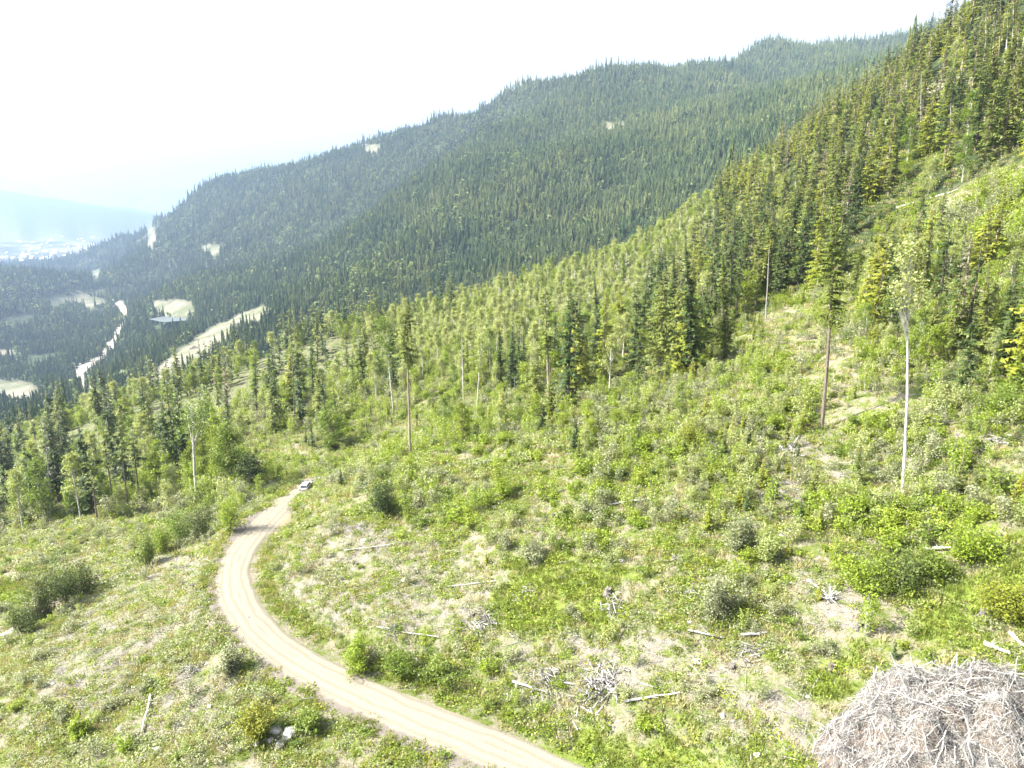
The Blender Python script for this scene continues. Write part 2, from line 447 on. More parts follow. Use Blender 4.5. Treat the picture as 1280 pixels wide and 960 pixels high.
# ------------------------------------------------------------------ regions (where the photo shows clearings, stands, gravel ...)
Z_MATURE = [(1500, 150), (1280, 205), (1215, 225), (1150, 262), (1090, 300), (1060, 345), (1000, 372), (930, 395), (890, 440), (870, 470), (815, 490), (760, 500),
            (700, 515), (640, 500), (615, 470), (690, 430), (760, 400), (830, 340), (870, 290), (900, 235), (1000, 150), (1100, 90), (1200, 40), (1300, -200), (1600, -200)]
Z_CUTTOP = [(1140, 118), (1180, 98), (1230, 88), (1300, 62), (1400, 60), (1400, 95), (1300, 100), (1230, 112), (1180, 122)]
Z_ASPEN = [(470, 470), (500, 410), (560, 392), (640, 345), (760, 290), (850, 240), (900, 236), (882, 310), (835, 365), (775, 415), (700, 455), (620, 486), (540, 492)]
Z_LEFT = [(-300, 760), (0, 675), (60, 655), (200, 640), (290, 628), (262, 585), (300, 560), (330, 545), (420, 545), (470, 500), (560, 478), (620, 465), (560, 395), (450, 420), (300, 450), (150, 495), (0, 530), (-300, 560)]
Z_RIGHTG = [(1060, 380), (1100, 345), (1130, 330), (1290, 330), (1400, 320), (1400, 520), (1280, 512), (1200, 500), (1130, 470), (1080, 430)]
Z_MIDYOUNG = [(560, 500), (700, 520), (830, 500), (880, 480), (900, 540), (850, 590), (740, 585), (690, 560), (560, 560), (520, 530)]
Z_GRASS = [[(615, 730), (700, 690), (790, 720), (760, 790), (690, 800), (640, 790)], [(1130, 790), (1180, 740), (1290, 680), (1300, 760), (1210, 810)], [(1000, 850), (1060, 800), (1100, 830), (1020, 880)],
           [(-10, 740), (40, 720), (60, 745), (0, 775)], [(560, 925), (760, 945), (820, 965), (740, 965)], [(700, 920), (1000, 935), (1000, 965), (760, 965)]]
Z_BARE = [[(1140, 530), (1200, 525), (1290, 555), (1290, 585), (1210, 560)], [(930, 395), (1000, 380), (1060, 420), (1080, 480), (1040, 520), (990, 440)],
          [(1100, 300), (1180, 250), (1290, 205), (1290, 228), (1180, 272), (1120, 300)], Z_CUTTOP]
Z_SLASH = [[(380, 660), (470, 640), (560, 690), (640, 730), (600, 790), (470, 800), (380, 760), (350, 690)], [(640, 790), (760, 780), (900, 800), (960, 850), (860, 880), (720, 880), (640, 850)],
           [(60, 790), (200, 700), (300, 690), (280, 760), (200, 800), (110, 900), (60, 900)], [(160, 950), (200, 860), (280, 820), (300, 850), (220, 940)],
           [(960, 560), (1040, 520), (1060, 600), (1000, 660), (950, 640)], [(990, 720), (1080, 700), (1090, 800), (1000, 800)], [(900, 870), (1010, 860), (1030, 960), (900, 960)]]
F_STRIP = [(140, 520), (192, 466), (226, 434), (266, 408), (334, 379), (348, 392), (300, 420), (265, 445), (240, 462), (200, 500), (170, 530)]
F_OPEN = [F_STRIP, [(190, 377), (238, 376), (246, 390), (232, 399), (208, 399)], [(182, 286), (196, 286), (194, 314), (184, 310)], [(250, 308), (282, 306), (278, 320), (256, 320)],
          [(112, 340), (126, 338), (124, 354), (114, 352)], [(752, 156), (776, 152), (774, 163), (758, 165)], [(300, 184), (345, 180), (425, 180), (432, 192), (385, 196), (310, 204)],
          [(448, 183), (470, 178), (470, 190), (452, 196)], [(-20, 470), (30, 478), (60, 492), (30, 505), (-20, 500)], [(-20, 440), (20, 436), (20, 446), (-20, 450)], [(60, 375), (100, 366), (135, 376), (125, 384), (90, 380), (66, 388)]]
F_RIVER = [(88, 462), (104, 452), (124, 446), (134, 428), (142, 414), (152, 404), (147, 392), (138, 384), (150, 376), (158, 384), (160, 404), (150, 420), (142, 436), (128, 452), (112, 460),
           (104, 468), (112, 482), (124, 490), (124, 503), (104, 498), (92, 480)]
F_WATER = [(188, 416), (205, 402), (228, 399), (246, 399), (228, 408), (206, 418)]
def polys(px, py, L):
    m = np.zeros(px.shape, bool)
    wx = px + np.where(py > 520, 34, 9) * fbm(px / 28, py / 28, 3, 201); wy = py + np.where(py > 520, 26, 6) * fbm(px / 28, py / 28, 3, 202)
    for q in L: m |= in_poly(wx, wy, q)
    return m

# ------------------------------------------------------------------ the ground sheet
th = np.concatenate([np.radians(np.linspace(-180, -49, 26)), np.radians(np.linspace(-47, 47, 520)), np.radians(np.linspace(49, 180, 26))])
rr = np.concatenate([np.geomspace(3, 33, 14), np.linspace(34, 150, 190), np.geomspace(151, 600, 120), np.geomspace(610, 9000, 170), np.geomspace(9300, 42000, 25)])
R_, T_ = np.meshgrid(rr, th, indexing='ij')
GX, GY = R_ * np.sin(T_), R_ * np.cos(T_)
GZ = hz(GX, GY)
el = (GZ - CAMZ) / R_
cmax = np.maximum.accumulate(el, 0)
def visible(x, y, top, margin=0.004):
    r = np.hypot(x, y); t = np.arctan2(x, y)
    i = np.clip(np.searchsorted(rr, r) - 2, 0, len(rr) - 1); j = np.clip(np.searchsorted(th, t), 0, len(th) - 1)
    return (top - CAMZ) / r > cmax[i, j] - margin
gp, gq, gd = world_to_px(GX, GY, GZ)
front = (GY > 10)
farm = front & (R_ > 560)
nearm = front & (R_ <= 560)
a_open = np.where(farm, polys(gp, gq, F_OPEN + [F_RIVER]), False).astype(float)
a_open = np.maximum(a_open, smooth(5600, 6500, R_) * (vnoise(GX / 160, GY / 160, 77) * (GZ < -180) > .55))
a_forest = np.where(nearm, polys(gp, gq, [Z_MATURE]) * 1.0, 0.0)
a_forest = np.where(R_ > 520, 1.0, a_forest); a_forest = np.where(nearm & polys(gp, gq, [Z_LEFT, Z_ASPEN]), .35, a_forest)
a_bare = np.where(nearm, polys(gp, gq, Z_BARE), False) * 1.0
a_slash = np.where(nearm, polys(gp, gq, Z_SLASH), False) * 1.0
a_grass = np.where(nearm, polys(gp, gq, Z_GRASS), False) * 1.0
a_forest = np.where(a_bare > 0, 0, a_forest)
def blur(a):
    for _ in range(2):
        a = (a + np.roll(a, 1, 0) + np.roll(a, -1, 0) + np.roll(a, 1, 1) + np.roll(a, -1, 1)) / 5
    return a
nT = len(th); nR = len(rr)
ii = np.arange(nR - 1)[:, None] * nT + np.arange(nT - 1)[None]
F = np.stack([ii, ii + nT, ii + nT + 1, ii + 1], -1).reshape(-1, 4)
fl = lambda a: ('POINT', blur(a).ravel())
me = mesh_from('ground', np.stack([GX, GY, GZ], -1).reshape(-1, 3), F, [M_ground], smoothf=True,
               attrs={'forest': fl(a_forest), 'open_far': fl(a_open), 'bare': fl(a_bare), 'slash': fl(a_slash), 'grassy': fl(a_grass)})
gnd = link('ground', me); tag(gnd, kind='structure')

def ribbon(name, pts, half, mat, lift=.06, nacross=8, outer=0.0, side=1):
    """strip draped on the ground along world points; outer = extra shoulder on one side"""
    pts = np.asarray(pts, float); n = len(pts)
    t = np.gradient(pts[:, :2], axis=0); t /= np.linalg.norm(t, axis=1)[:, None] + 1e-9
    nrm = np.stack([-t[:, 1], t[:, 0]], 1) * side
    half = np.broadcast_to(half, (n,))
    rag = 0.35 * fbm(np.arange(n) / 5.0, np.zeros(n), 3, 4)
    rag2 = 0.35 * fbm(np.arange(n) / 5.0, np.ones(n) * 9, 3, 4)
    u = np.linspace(0, 1, nacross)[None]
    a = -(half + rag)[:, None]; b = (half + outer + rag2)[:, None]
    off = a + (b - a) * u
    X = pts[:, :1] + nrm[:, :1] * off; Y = pts[:, 1:2] + nrm[:, 1:2] * off
    Z = hz(X, Y) + lift
    Z[:, 0] -= lift + .25; Z[:, -1] -= lift + .25
    V = np.stack([X, Y, Z], -1).reshape(-1, 3)
    i = np.arange(n - 1)[:, None] * nacross + np.arange(nacross - 1)[None]
    F = np.stack([i, i + 1, i + nacross + 1, i + nacross], -1).reshape(-1, 4)
    m = mesh_from(name, V, F, [mat], smoothf=True, attrs={'across': ('POINT', off.ravel())})
    return tag(link(name, m), kind='structure')
ribbon('gravel_road', road, road_w, M_road, .07, 14, 1.8, 1)
def px_path(L, step=1.0, iters=2):
    P = [ground_px(*q) for q in L]; P = np.array([p[:2] for p in P if p])
    for _ in range(iters):
        q = [P[0]]
        for a, b in zip(P[:-1], P[1:]): q += [a * .75 + b * .25, a * .25 + b * .75]
        q.append(P[-1]); P = np.array(q)
    s = np.concatenate([[0], np.cumsum(np.linalg.norm(np.diff(P, axis=0), axis=1))])
    t = np.arange(0, s[-1], step)
    return np.stack([np.interp(t, s, P[:, k]) for k in range(2)], 1)
lower_track = px_path([(-40, 830), (8, 790), (50, 765), (100, 735), (135, 708), (170, 692), (215, 675)])
ribbon('dirt_track', lower_track, 1.3 + .5 * fbm(np.arange(len(lower_track)) / 9., np.zeros(len(lower_track)), 2, 8), M_track, .08, 5)
# gravel bars of the river far down in the valley, one sheet per polygon
def sheet(name, poly, mat, lift, step=12.0):
    P = [ground_px(a, b, 700) for a, b in poly]; P = np.array([p[:2] for p in P if p])
    bm = bmesh.new()
    vs = []
    zc = [float(hz(np.array([a]), np.array([b]))[0]) for a, b in P]
    for (a, b), z in zip(P, zc): vs.append(bm.verts.new((a, b, z + lift)))
    bm.faces.new(vs); bmesh.ops.triangulate(bm, faces=bm.faces[:])
    for _ in range(3): bmesh.ops.subdivide_edges(bm, edges=[e for e in bm.edges if e.calc_length() > step * 2], cuts=1, use_grid_fill=False); bmesh.ops.triangulate(bm, faces=bm.faces[:])
    if name != 'pond_water':
        X = np.array([v.co.x for v in bm.verts]); Y = np.array([v.co.y for v in bm.verts]); Z = hz(X, Y)
        for v, z in zip(bm.verts, Z): v.co.z = z + lift
    me = bpy.data.meshes.new(name); bm.to_mesh(me); bm.free(); me.materials.append(mat)
    return tag(link(name, me), kind='structure')
sheet('gravel_bar', F_RIVER, M_bar, 1.2)
M_water = plain('calm_pond_water', (.07, .085, .08), .45, 0, .4)
def flatw():
    P = [ground_px(a, b, 700) for a, b in F_WATER]; z = max(p[2] for p in P) - 3
    bm = bmesh.new(); bm.faces.new([bm.verts.new((p[0], p[1], z)) for p in P]); me = bpy.data.meshes.new('pond'); bm.to_mesh(me); bm.free(); me.materials.append(M_water)
    tag(link('pond_water', me), kind='structure')
flatw()

# distant ranges beyond the ground's last ridge
def range_mesh(name, crest, D, col, depth=3500.0):
    m, nt, n, l, p = new_mat(name + '_forest')
    geo = n.new('ShaderNodeNewGeometry')
    l.new(mixc(n, l, ramp(n, l, noise(n, l, .0012, 6, geo.outputs['Position']), .4, .6), col, tuple(c * 1.8 for c in col)), p.inputs['Base Color']); p.inputs['Roughness'].default_value = 1
    C_ = np.array([px_to_world(a, b, D) for a, b in crest])
    t = np.linspace(0, len(C_) - 1, 140); cr = np.stack([np.interp(t, np.arange(len(C_)), C_[:, k]) for k in range(3)], 1)
    cr[:, 2] += 90 * fbm(t * 2.1, t * 0 + D / 999, 4, 61) * (D / 16000)
    rows = []
    for v in np.linspace(-1, 1, 15):
        q = cr.copy(); q[:, 1] += v * depth; base = -300 + CAMZ
        q[:, 2] = base + (cr[:, 2] - base) * (1 - abs(v)) ** 1.15 + 160 * fbm(q[:, 0] / 900, q[:, 1] / 900, 4, 62) * (abs(v) * (1 - abs(v)) * 4)
        rows.append(q)
    V = np.array(rows); a, b = V.shape[:2]
    i = np.arange(a - 1)[:, None] * b + np.arange(b - 1)[None]
    F = np.stack([i, i + 1, i + b + 1, i + b], -1).reshape(-1, 4)
    tag(link(name, mesh_from(name, V.reshape(-1, 3), F, [m], smoothf=True)), kind='structure')
range_mesh('distant_mountain', [(90, 275), (145, 262), (175, 247), (210, 232), (252, 221), (300, 205), (380, 190), (480, 200)], 15500, (.05, .07, .04))
range_mesh('distant_mountain', [(-320, 190), (-150, 205), (-40, 212), (0, 219), (45, 234), (90, 250), (140, 262)], 20000, (.05, .07, .04))
range_mesh('distant_mountain', [(-200, 245), (40, 240), (110, 229), (180, 234), (260, 240), (400, 230)], 29000, (.05, .07, .04))

# ------------------------------------------------------------------ plant builders (triangle soups in metres, base at the origin)
def unit(v): return v / (np.linalg.norm(v, axis=-1, keepdims=True) + 1e-9)
def leaf_tris(P, size, up=.35, narrow=.5):
    """one triangle per leaf at points P"""
    n = len(P)
    d = unit(rng.normal(size=(n, 3)) * [1, 1, .7] + [0, 0, -.1])
    nn = unit(rng.normal(size=(n, 3)) + [0, 0, up * 3])
    s = unit(np.cross(d, nn))
    L = (size * (.7 + .6 * rng.random(n)))[:, None]
    return np.stack([P - s * L * narrow, P + s * L * narrow, P + d * L * 1.2], 1)

def conifer(H, base, Rm, whorl=.45, nb=6, stations=6, droop=.35, power=.85, gap=0.1, lean=0.0, ragged=.25, trunk_r=None, lower_dead=0):
    tr = trunk_r or (.011 * H + .05)
    zs = np.linspace(0, H, 9)
    bend = lean * (zs / H) ** 1.5
    path = np.stack([bend, 0.12 * np.sin(zs * .3) * zs / H, zs], 1)
    trunk = tube(path, tr * (1 - zs / H) ** .8 + .015, 7, .15)
    crown = []; tone = []
    z = H * base
    crownh = H - z
    while z < H - .25:
        f = (H - z) / crownh
        Rr = Rm * min(1, f ** power * 1.15) * (1 if f < .85 else 1 - (f - .85) * 2.2)
        for b in range(nb if f > .15 else 4):
            if rng.random() < gap: continue
            az = rng.random() * 2 * math.pi
            L = max(.25, Rr * (1 - ragged + 2 * ragged * rng.random()) * (.7 + .3 * math.sin(3 * az + z)))
            d = np.array([math.cos(az), math.sin(az), 0]); s = np.array([-d[1], d[0], 0])
            z0 = z + (rng.random() - .5) * whorl
            rise = .25 * (1 - f) + .1
            k = max(2, int(round(stations * (L / Rm) ** .7)))
            ts = np.linspace(.12, 1, k + 1)
            x0 = lean * (z0 / H) ** 1.5
            pt = lambda t: np.array([x0, 0, z0]) + d * L * t + np.array([0, 0, L * (rise * t - droop * t * t)])
            w = .34 * L
            for i in range(k):
                a, c = pt(ts[i]), pt(ts[i + 1])
                ww = (w * (1.05 - ts[i]) + .12)
                tn = rng.random()
                for sg in (-1, 1):
                    j = rng.normal(size=3) * .06 * L
                    tip = a + sg * s * ww + d * ww * .45 - np.array([0, 0, (.25 + .75 * rng.random()) * ww]) + j
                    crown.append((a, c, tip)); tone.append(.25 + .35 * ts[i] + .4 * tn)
        z += whorl * (.6 + .4 * f)
    for i in range(lower_dead):           # bare stubs and twigs under the crown
        zz = H * base * (.35 + .65 * rng.random()); az = rng.random() * 6.283; L = .3 + .9 * rng.random()
        p0 = np.array([lean * (zz / H) ** 1.5, 0, zz]); d = np.array([math.cos(az), math.sin(az), -.15])
        trunk = np.concatenate([trunk, tube([p0, p0 + d * L], [.03, .008], 3, cap=False)])
    return trunk, np.array(crown), np.array(tone)

def far_conifer(H, Rm, layers=6, n=7):
    crown = []; tone = []
    for i in range(layers):
        f0 = i / layers; z0 = H * (.10 + .9 * f0); z1 = H * min(1, .10 + .9 * f0 + 1.75 / layers * .9)
        R = Rm * (1 - f0) ** .85 * (.9 + .2 * rng.random()) + .15
        a0 = rng.random() * 6.28
        ap = np.array([0, 0, z1])
        for j in range(n):
            a = a0 + j * 6.2832 / n + .25 * rng.normal(); r = R * (.7 + .5 * rng.random())
            tip = np.array([math.cos(a) * r, math.sin(a) * r, z0 - .12 * r + .5 * rng.normal() * .5])
            for sg in (-1, 1):
                b = a + sg * 3.1416 / n; v = np.array([math.cos(b) * r * .45, math.sin(b) * r * .45, z0 + .2 * (z1 - z0)])
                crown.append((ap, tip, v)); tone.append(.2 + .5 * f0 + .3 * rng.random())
    return np.zeros((0, 3, 3)), np.array(crown), np.array(tone)

def broadleaf(H, base, Rm, clumps=40, per=60, leaf=.22, tr=None, fork=False, spread=.55, narrow=1.0, lean=0.0, branches=True):
    tr = tr or .009 * H + .03
    zs = np.linspace(0, H * .93, 8)
    path = np.stack([lean * (zs / H) ** 1.3, .15 * np.sin(zs * .35) * zs / H, zs], 1)
    trunk = [tube(path, tr * (1 - zs / H) ** .75 + .012, 7, .1)]
    zc = H * (base + 1) / 2; hc = H * (1 - base) / 2
    crown = []; tone = []
    for i in range(clumps):
        u = unit(rng.normal(size=3)); r = .35 + .65 * rng.random() ** .5
        c = u * r * [Rm, Rm, hc] + [0, 0, zc]
        tp = (c[2] - H * base) / (H * (1 - base))
        c[:2] *= (1.1 - .55 * tp) if narrow > .5 else 1
        c[0] += lean * (c[2] / H) ** 1.3
        if branches:
            zb = max(H * base * .8, c[2] - 1.3 * np.hypot(c[0], c[1]) - .3)
            p0 = np.array([np.interp(zb, path[:, 2], path[:, 0]), np.interp(zb, path[:, 2], path[:, 1]), zb])
            trunk.append(tube([p0, (p0 + c) / 2 + [0, 0, .15], c], [tr * .3, tr * .18, .01], 3, cap=False))
        k = int(per * (.5 + rng.random()))
        sp = spread * (.6 + .7 * rng.random())
        P = c + rng.normal(size=(k, 3)) * [sp, sp, sp * .7]
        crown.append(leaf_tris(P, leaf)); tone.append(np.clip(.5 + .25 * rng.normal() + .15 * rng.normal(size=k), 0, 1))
    return np.concatenate(trunk), np.concatenate(crown), np.concatenate(tone)

def shrub(H, R, leaves=500, leaf=.14, stems=6, lumps=9, open_=.0):
    st = []
    cs = []
    for i in range(lumps):
        a = rng.random() * 6.283; r = R * .88 * rng.random() ** .6
        h = H * (.35 + .5 * rng.random()) * (1 - .35 * (r / R))
        cs.append((math.cos(a) * r, math.sin(a) * r, h))
    for c in cs[:stems]:
        st.append(tube([(c[0] * .15, c[1] * .15, -.1), (c[0] * .6, c[1] * .6, c[2] * .6), (c[0] * 1.1, c[1] * 1.1, c[2] * 1.3)], [.03, .02, .006], 3, cap=False))
    P = []; tn = []
    for c in cs:
        k = leaves // lumps
        v = unit(rng.normal(size=(k, 3))) * (rng.random((k, 1)) ** .4)
        rad = R * (.15 + .30 * rng.random())
        q = np.array(c) + v * [rad, rad, H * (.16 + .2 * rng.random())]
        q[:, 2] = np.maximum(q[:, 2], .04)
        P.append(q); tn.append(np.clip(.5 + .22 * rng.normal() + .2 * rng.normal(size=k), 0, 1))
    P = np.concatenate(P)
    return np.concatenate(st), leaf_tris(P, leaf, .6), np.concatenate(tn)

def bushy(H, R, stems=16, per=70, leaf=.15):
    """tangled bush: arching stems of unequal height from one root, leaves along them"""
    st = []; P = []; tn = []
    ax = 1 + .5 * rng.random(); a0 = rng.random() * 3.14
    for i in range(stems):
        a = rng.random() * 6.283; r = R * (.25 + .85 * rng.random()); h = H * (.35 + .75 * rng.random() ** 1.3) * (1.05 - .4 * r / R)
        top = np.array([math.cos(a) * r * ax, math.sin(a) * r / ax, h]); c_, s_ = math.cos(a0), math.sin(a0); top[:2] = top[0] * c_ - top[1] * s_, top[0] * s_ + top[1] * c_
        b = top * [.12, .12, 0] + [0, 0, -.1]; mid = b * .5 + top * .5 + [0, 0, .18 * H]
        st.append(tube([b, mid, top], [.035, .02, .006], 3, cap=False))
        k = int(per * (.5 + rng.random())); t = (.25 + .8 * rng.random((k, 1)) ** .8)
        q = (1 - t) ** 2 * b + 2 * t * (1 - t) * mid + t * t * top + rng.normal(size=(k, 3)) * [R * .16, R * .16, H * .09]
        q[:, 2] = np.maximum(q[:, 2], .03); P.append(q); tn.append(np.clip(.5 + .2 * rng.normal() + .2 * rng.normal(size=k), 0, 1))
    P = np.concatenate(P)
    return np.concatenate(st), leaf_tris(P, leaf, .5), np.concatenate(tn)

def sprig(H, R, leaves=260, leaf=.1):
    """slim upright sapling: loose leaves along a few thin stems"""
    st = []; P = []
    for i in range(4):
        a = rng.random() * 6.283; top = np.array([math.cos(a) * R * .7, math.sin(a) * R * .7, H * (.7 + .3 * rng.random())])
        b = top * [.2, .2, 0] + [0, 0, -.1]
        st.append(tube([b, (b + top) / 2 + rng.normal(size=3) * .06, top], [.02, .013, .004], 3, cap=False))
        t = rng.random((leaves // 4, 1)) ** .8 * .85 + .15
        q = b + (top - b) * t + rng.normal(size=(leaves // 4, 3)) * [R * .28, R * .28, H * .05]
        P.append(q)
    P = np.concatenate(P)
    return np.concatenate(st), leaf_tris(P, leaf, .4), np.clip(.5 + .25 * rng.normal(size=len(P)), 0, 1)

def blades(n, H, R, w=.03, spread=.35):
    b = np.concatenate([rng.normal(size=(n, 2)) * R * .5, np.zeros((n, 1))], 1)
    d = unit(np.concatenate([rng.normal(size=(n, 2)) * spread, np.ones((n, 1))], 1))
    s = unit(np.cross(d, rng.normal(size=(n, 3))))
    L = (H * (.5 + .6 * rng.random(n)))[:, None]
    return np.stack([b - s * w, b + s * w, b + d * L], 1)

def herbs(n, H, R, leaf):
    P = np.concatenate([rng.normal(size=(n, 2)) * R * .5, (rng.random((n, 1)) ** .7) * H], 1)
    return leaf_tris(P, leaf, .9)

def pack(kind, parts, mats):
    """trunk mesh, crown mesh and a joined mesh of one plant"""
    tk, cr, tn = parts
    d = {'kind': kind}
    if len(tk): d['trunk'] = tri_mesh(kind + '_trunk', tk, [mats[0]])
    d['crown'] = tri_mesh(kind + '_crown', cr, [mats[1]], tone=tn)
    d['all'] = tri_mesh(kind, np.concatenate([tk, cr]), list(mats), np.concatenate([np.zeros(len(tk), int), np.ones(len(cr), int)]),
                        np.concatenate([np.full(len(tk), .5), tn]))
    d['h'] = float(cr[..., 2].max())
    return d

# mature conifers (about 22 m), two dark, two olive, one yellowish
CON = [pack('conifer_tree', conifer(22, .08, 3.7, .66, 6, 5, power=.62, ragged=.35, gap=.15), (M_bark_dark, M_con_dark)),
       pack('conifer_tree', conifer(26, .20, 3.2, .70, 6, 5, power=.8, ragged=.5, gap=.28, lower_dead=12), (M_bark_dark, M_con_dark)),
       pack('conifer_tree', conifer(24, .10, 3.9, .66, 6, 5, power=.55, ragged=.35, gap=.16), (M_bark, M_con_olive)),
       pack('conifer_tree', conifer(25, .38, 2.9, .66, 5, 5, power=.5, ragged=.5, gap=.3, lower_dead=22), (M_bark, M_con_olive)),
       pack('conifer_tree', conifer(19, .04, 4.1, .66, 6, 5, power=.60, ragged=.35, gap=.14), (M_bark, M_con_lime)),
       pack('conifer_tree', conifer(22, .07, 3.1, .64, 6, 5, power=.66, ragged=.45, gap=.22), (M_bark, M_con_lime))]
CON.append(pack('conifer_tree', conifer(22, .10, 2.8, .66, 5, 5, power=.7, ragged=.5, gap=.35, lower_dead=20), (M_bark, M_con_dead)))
CON_TXT = ['dark green', 'dark ragged', 'olive green', 'thin olive', 'broad yellow green', 'slim yellow green', 'greyish half dead']
MIDC = [pack('conifer', conifer(22, .06, 4.0, 1.1, 5, 2, gap=.12, power=.6, ragged=.35), (M_bark_dark, M_con_dark)),
        pack('conifer', conifer(25, .18, 3.4, 1.1, 5, 2, gap=.2, ragged=.5, power=.7), (M_bark, M_con_olive)),
        pack('conifer', conifer(19, .05, 4.1, 1.1, 5, 2, gap=.1, power=.6, ragged=.35), (M_bark, M_con_lime)),
        pack('conifer', conifer(23, .08, 3.8, 1.1, 5, 2, gap=.12, power=.55, ragged=.4), (M_bark, M_con_olive))]
def far_round(H, Rm, n=46):
    u = unit(rng.normal(size=(n, 3))); c = u * [Rm, Rm, H * .36] * (.75 + .35 * rng.random((n, 1))) + [0, 0, H * .56]
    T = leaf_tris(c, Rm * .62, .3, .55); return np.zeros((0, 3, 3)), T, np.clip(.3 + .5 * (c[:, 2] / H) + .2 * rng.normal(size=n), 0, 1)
M_far_leaf = foliage('distant_broadleaf', (.09, .13, .035), (.16, .19, .06), .2, .1, (.5, 1.4))
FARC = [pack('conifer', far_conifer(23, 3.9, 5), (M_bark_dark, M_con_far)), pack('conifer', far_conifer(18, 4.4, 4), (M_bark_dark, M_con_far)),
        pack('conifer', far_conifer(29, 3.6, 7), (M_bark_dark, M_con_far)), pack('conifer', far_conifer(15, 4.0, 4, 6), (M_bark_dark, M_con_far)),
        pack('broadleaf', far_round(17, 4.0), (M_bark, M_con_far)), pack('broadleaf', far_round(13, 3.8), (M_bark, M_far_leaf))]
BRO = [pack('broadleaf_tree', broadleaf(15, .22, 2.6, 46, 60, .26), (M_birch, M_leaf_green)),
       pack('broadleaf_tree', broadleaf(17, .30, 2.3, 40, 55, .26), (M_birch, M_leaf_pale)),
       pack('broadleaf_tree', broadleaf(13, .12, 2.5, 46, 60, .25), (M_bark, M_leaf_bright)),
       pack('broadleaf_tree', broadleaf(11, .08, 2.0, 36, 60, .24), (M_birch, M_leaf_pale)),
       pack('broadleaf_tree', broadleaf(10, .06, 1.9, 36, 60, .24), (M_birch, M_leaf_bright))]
BRO_TXT = ['mid green round crowned', 'pale green pale barked', 'bright green bushy', 'slim pale green', 'slim bright green']
YCON = [pack('young_conifer', conifer(5.5, .03, 1.35, .33, 7, 3, droop=.2, power=.95), (M_bark, M_con_lime)),
        pack('young_conifer', conifer(6.5, .03, 1.3, .35, 7, 3, droop=.25, power=.9, ragged=.3), (M_bark, M_con_olive)),
        pack('young_conifer', conifer(4.5, .02, 1.1, .3, 7, 3, droop=.15, power=.95), (M_bark, M_con_dark))]
YCON_TXT = ['yellow green', 'olive green', 'dark green']
SHR = [pack('shrub', bushy(1.8, 1.2, 12, 55, .15), (M_bark, M_leaf_bright)),
       pack('shrub', bushy(2.1, 1.1, 12, 55, .14), (M_bark, M_leaf_green)),
       pack('shrub', bushy(2.2, 1.2, 12, 50, .13), (M_bark, M_leaf_grey)),
       pack('shrub', sprig(2.6, .75, 420, .12), (M_bark, M_leaf_pale)),
       pack('shrub', sprig(2.3, .8, 420, .12), (M_bark, M_leaf_grey)),
       pack('shrub', bushy(1.3, 1.5, 12, 50, .15), (M_bark, M_leaf_bright)),
       pack('shrub', sprig(3.4, .8, 480, .13), (M_birch, M_leaf_bright))]
SHR_TXT = ['bushy bright green', 'bushy mid green', 'loose grey green', 'upright pale green', 'upright grey green', 'low spreading bright green', 'tall slim bright green']
Z0 = np.zeros((0, 3, 3))
def plantlet(T, m): return {'kind': 'plant', 'all': tri_mesh('plant', T, [m], tone=np.clip(.5 + .25 * rng.normal(size=len(T)), 0, 1)), 'h': .4}
HERB = [plantlet(herbs(55, .32, .55, .11), M_leaf_bright), plantlet(herbs(55, .38, .5, .10), M_leaf_green),
        plantlet(herbs(60, .45, .5, .09), M_leaf_grey), plantlet(herbs(50, .25, .6, .12), M_con_lime),
        plantlet(blades(40, .40, .45), M_grass), plantlet(blades(40, .42, .5), M_straw), plantlet(blades(36, .5, .4, .025, .5), M_straw),
        plantlet(herbs(50, .5, .45, .09), M_leaf_pale)]
def stick(L, r, m, n=4, kinks=3, w=.03):
    t = np.linspace(0, 1, kinks + 1)
    P = np.stack([L * (t - .5), rng.normal(size=kinks + 1) * w * L * .5, r * .7 + np.abs(rng.normal(size=kinks + 1)) * w * L * .35], 1)
    return tube(P, r * (1 - .6 * t), n, .3)
def stick_p(*a):
    T = stick(*a[:3]); return {'kind': 'stick', 'all': tri_mesh('stick', T, [a[2]]), 'h': .1}
STK = [stick_p(1.6, .03, M_deadwood), stick_p(2.6, .045, M_deadwood), stick_p(1.1, .025, M_deadwood_w), stick_p(.8, .05, M_wood_brown), stick_p(1.8, .035, M_wood_brown), stick_p(1.4, .025, M_deadwood_w)]

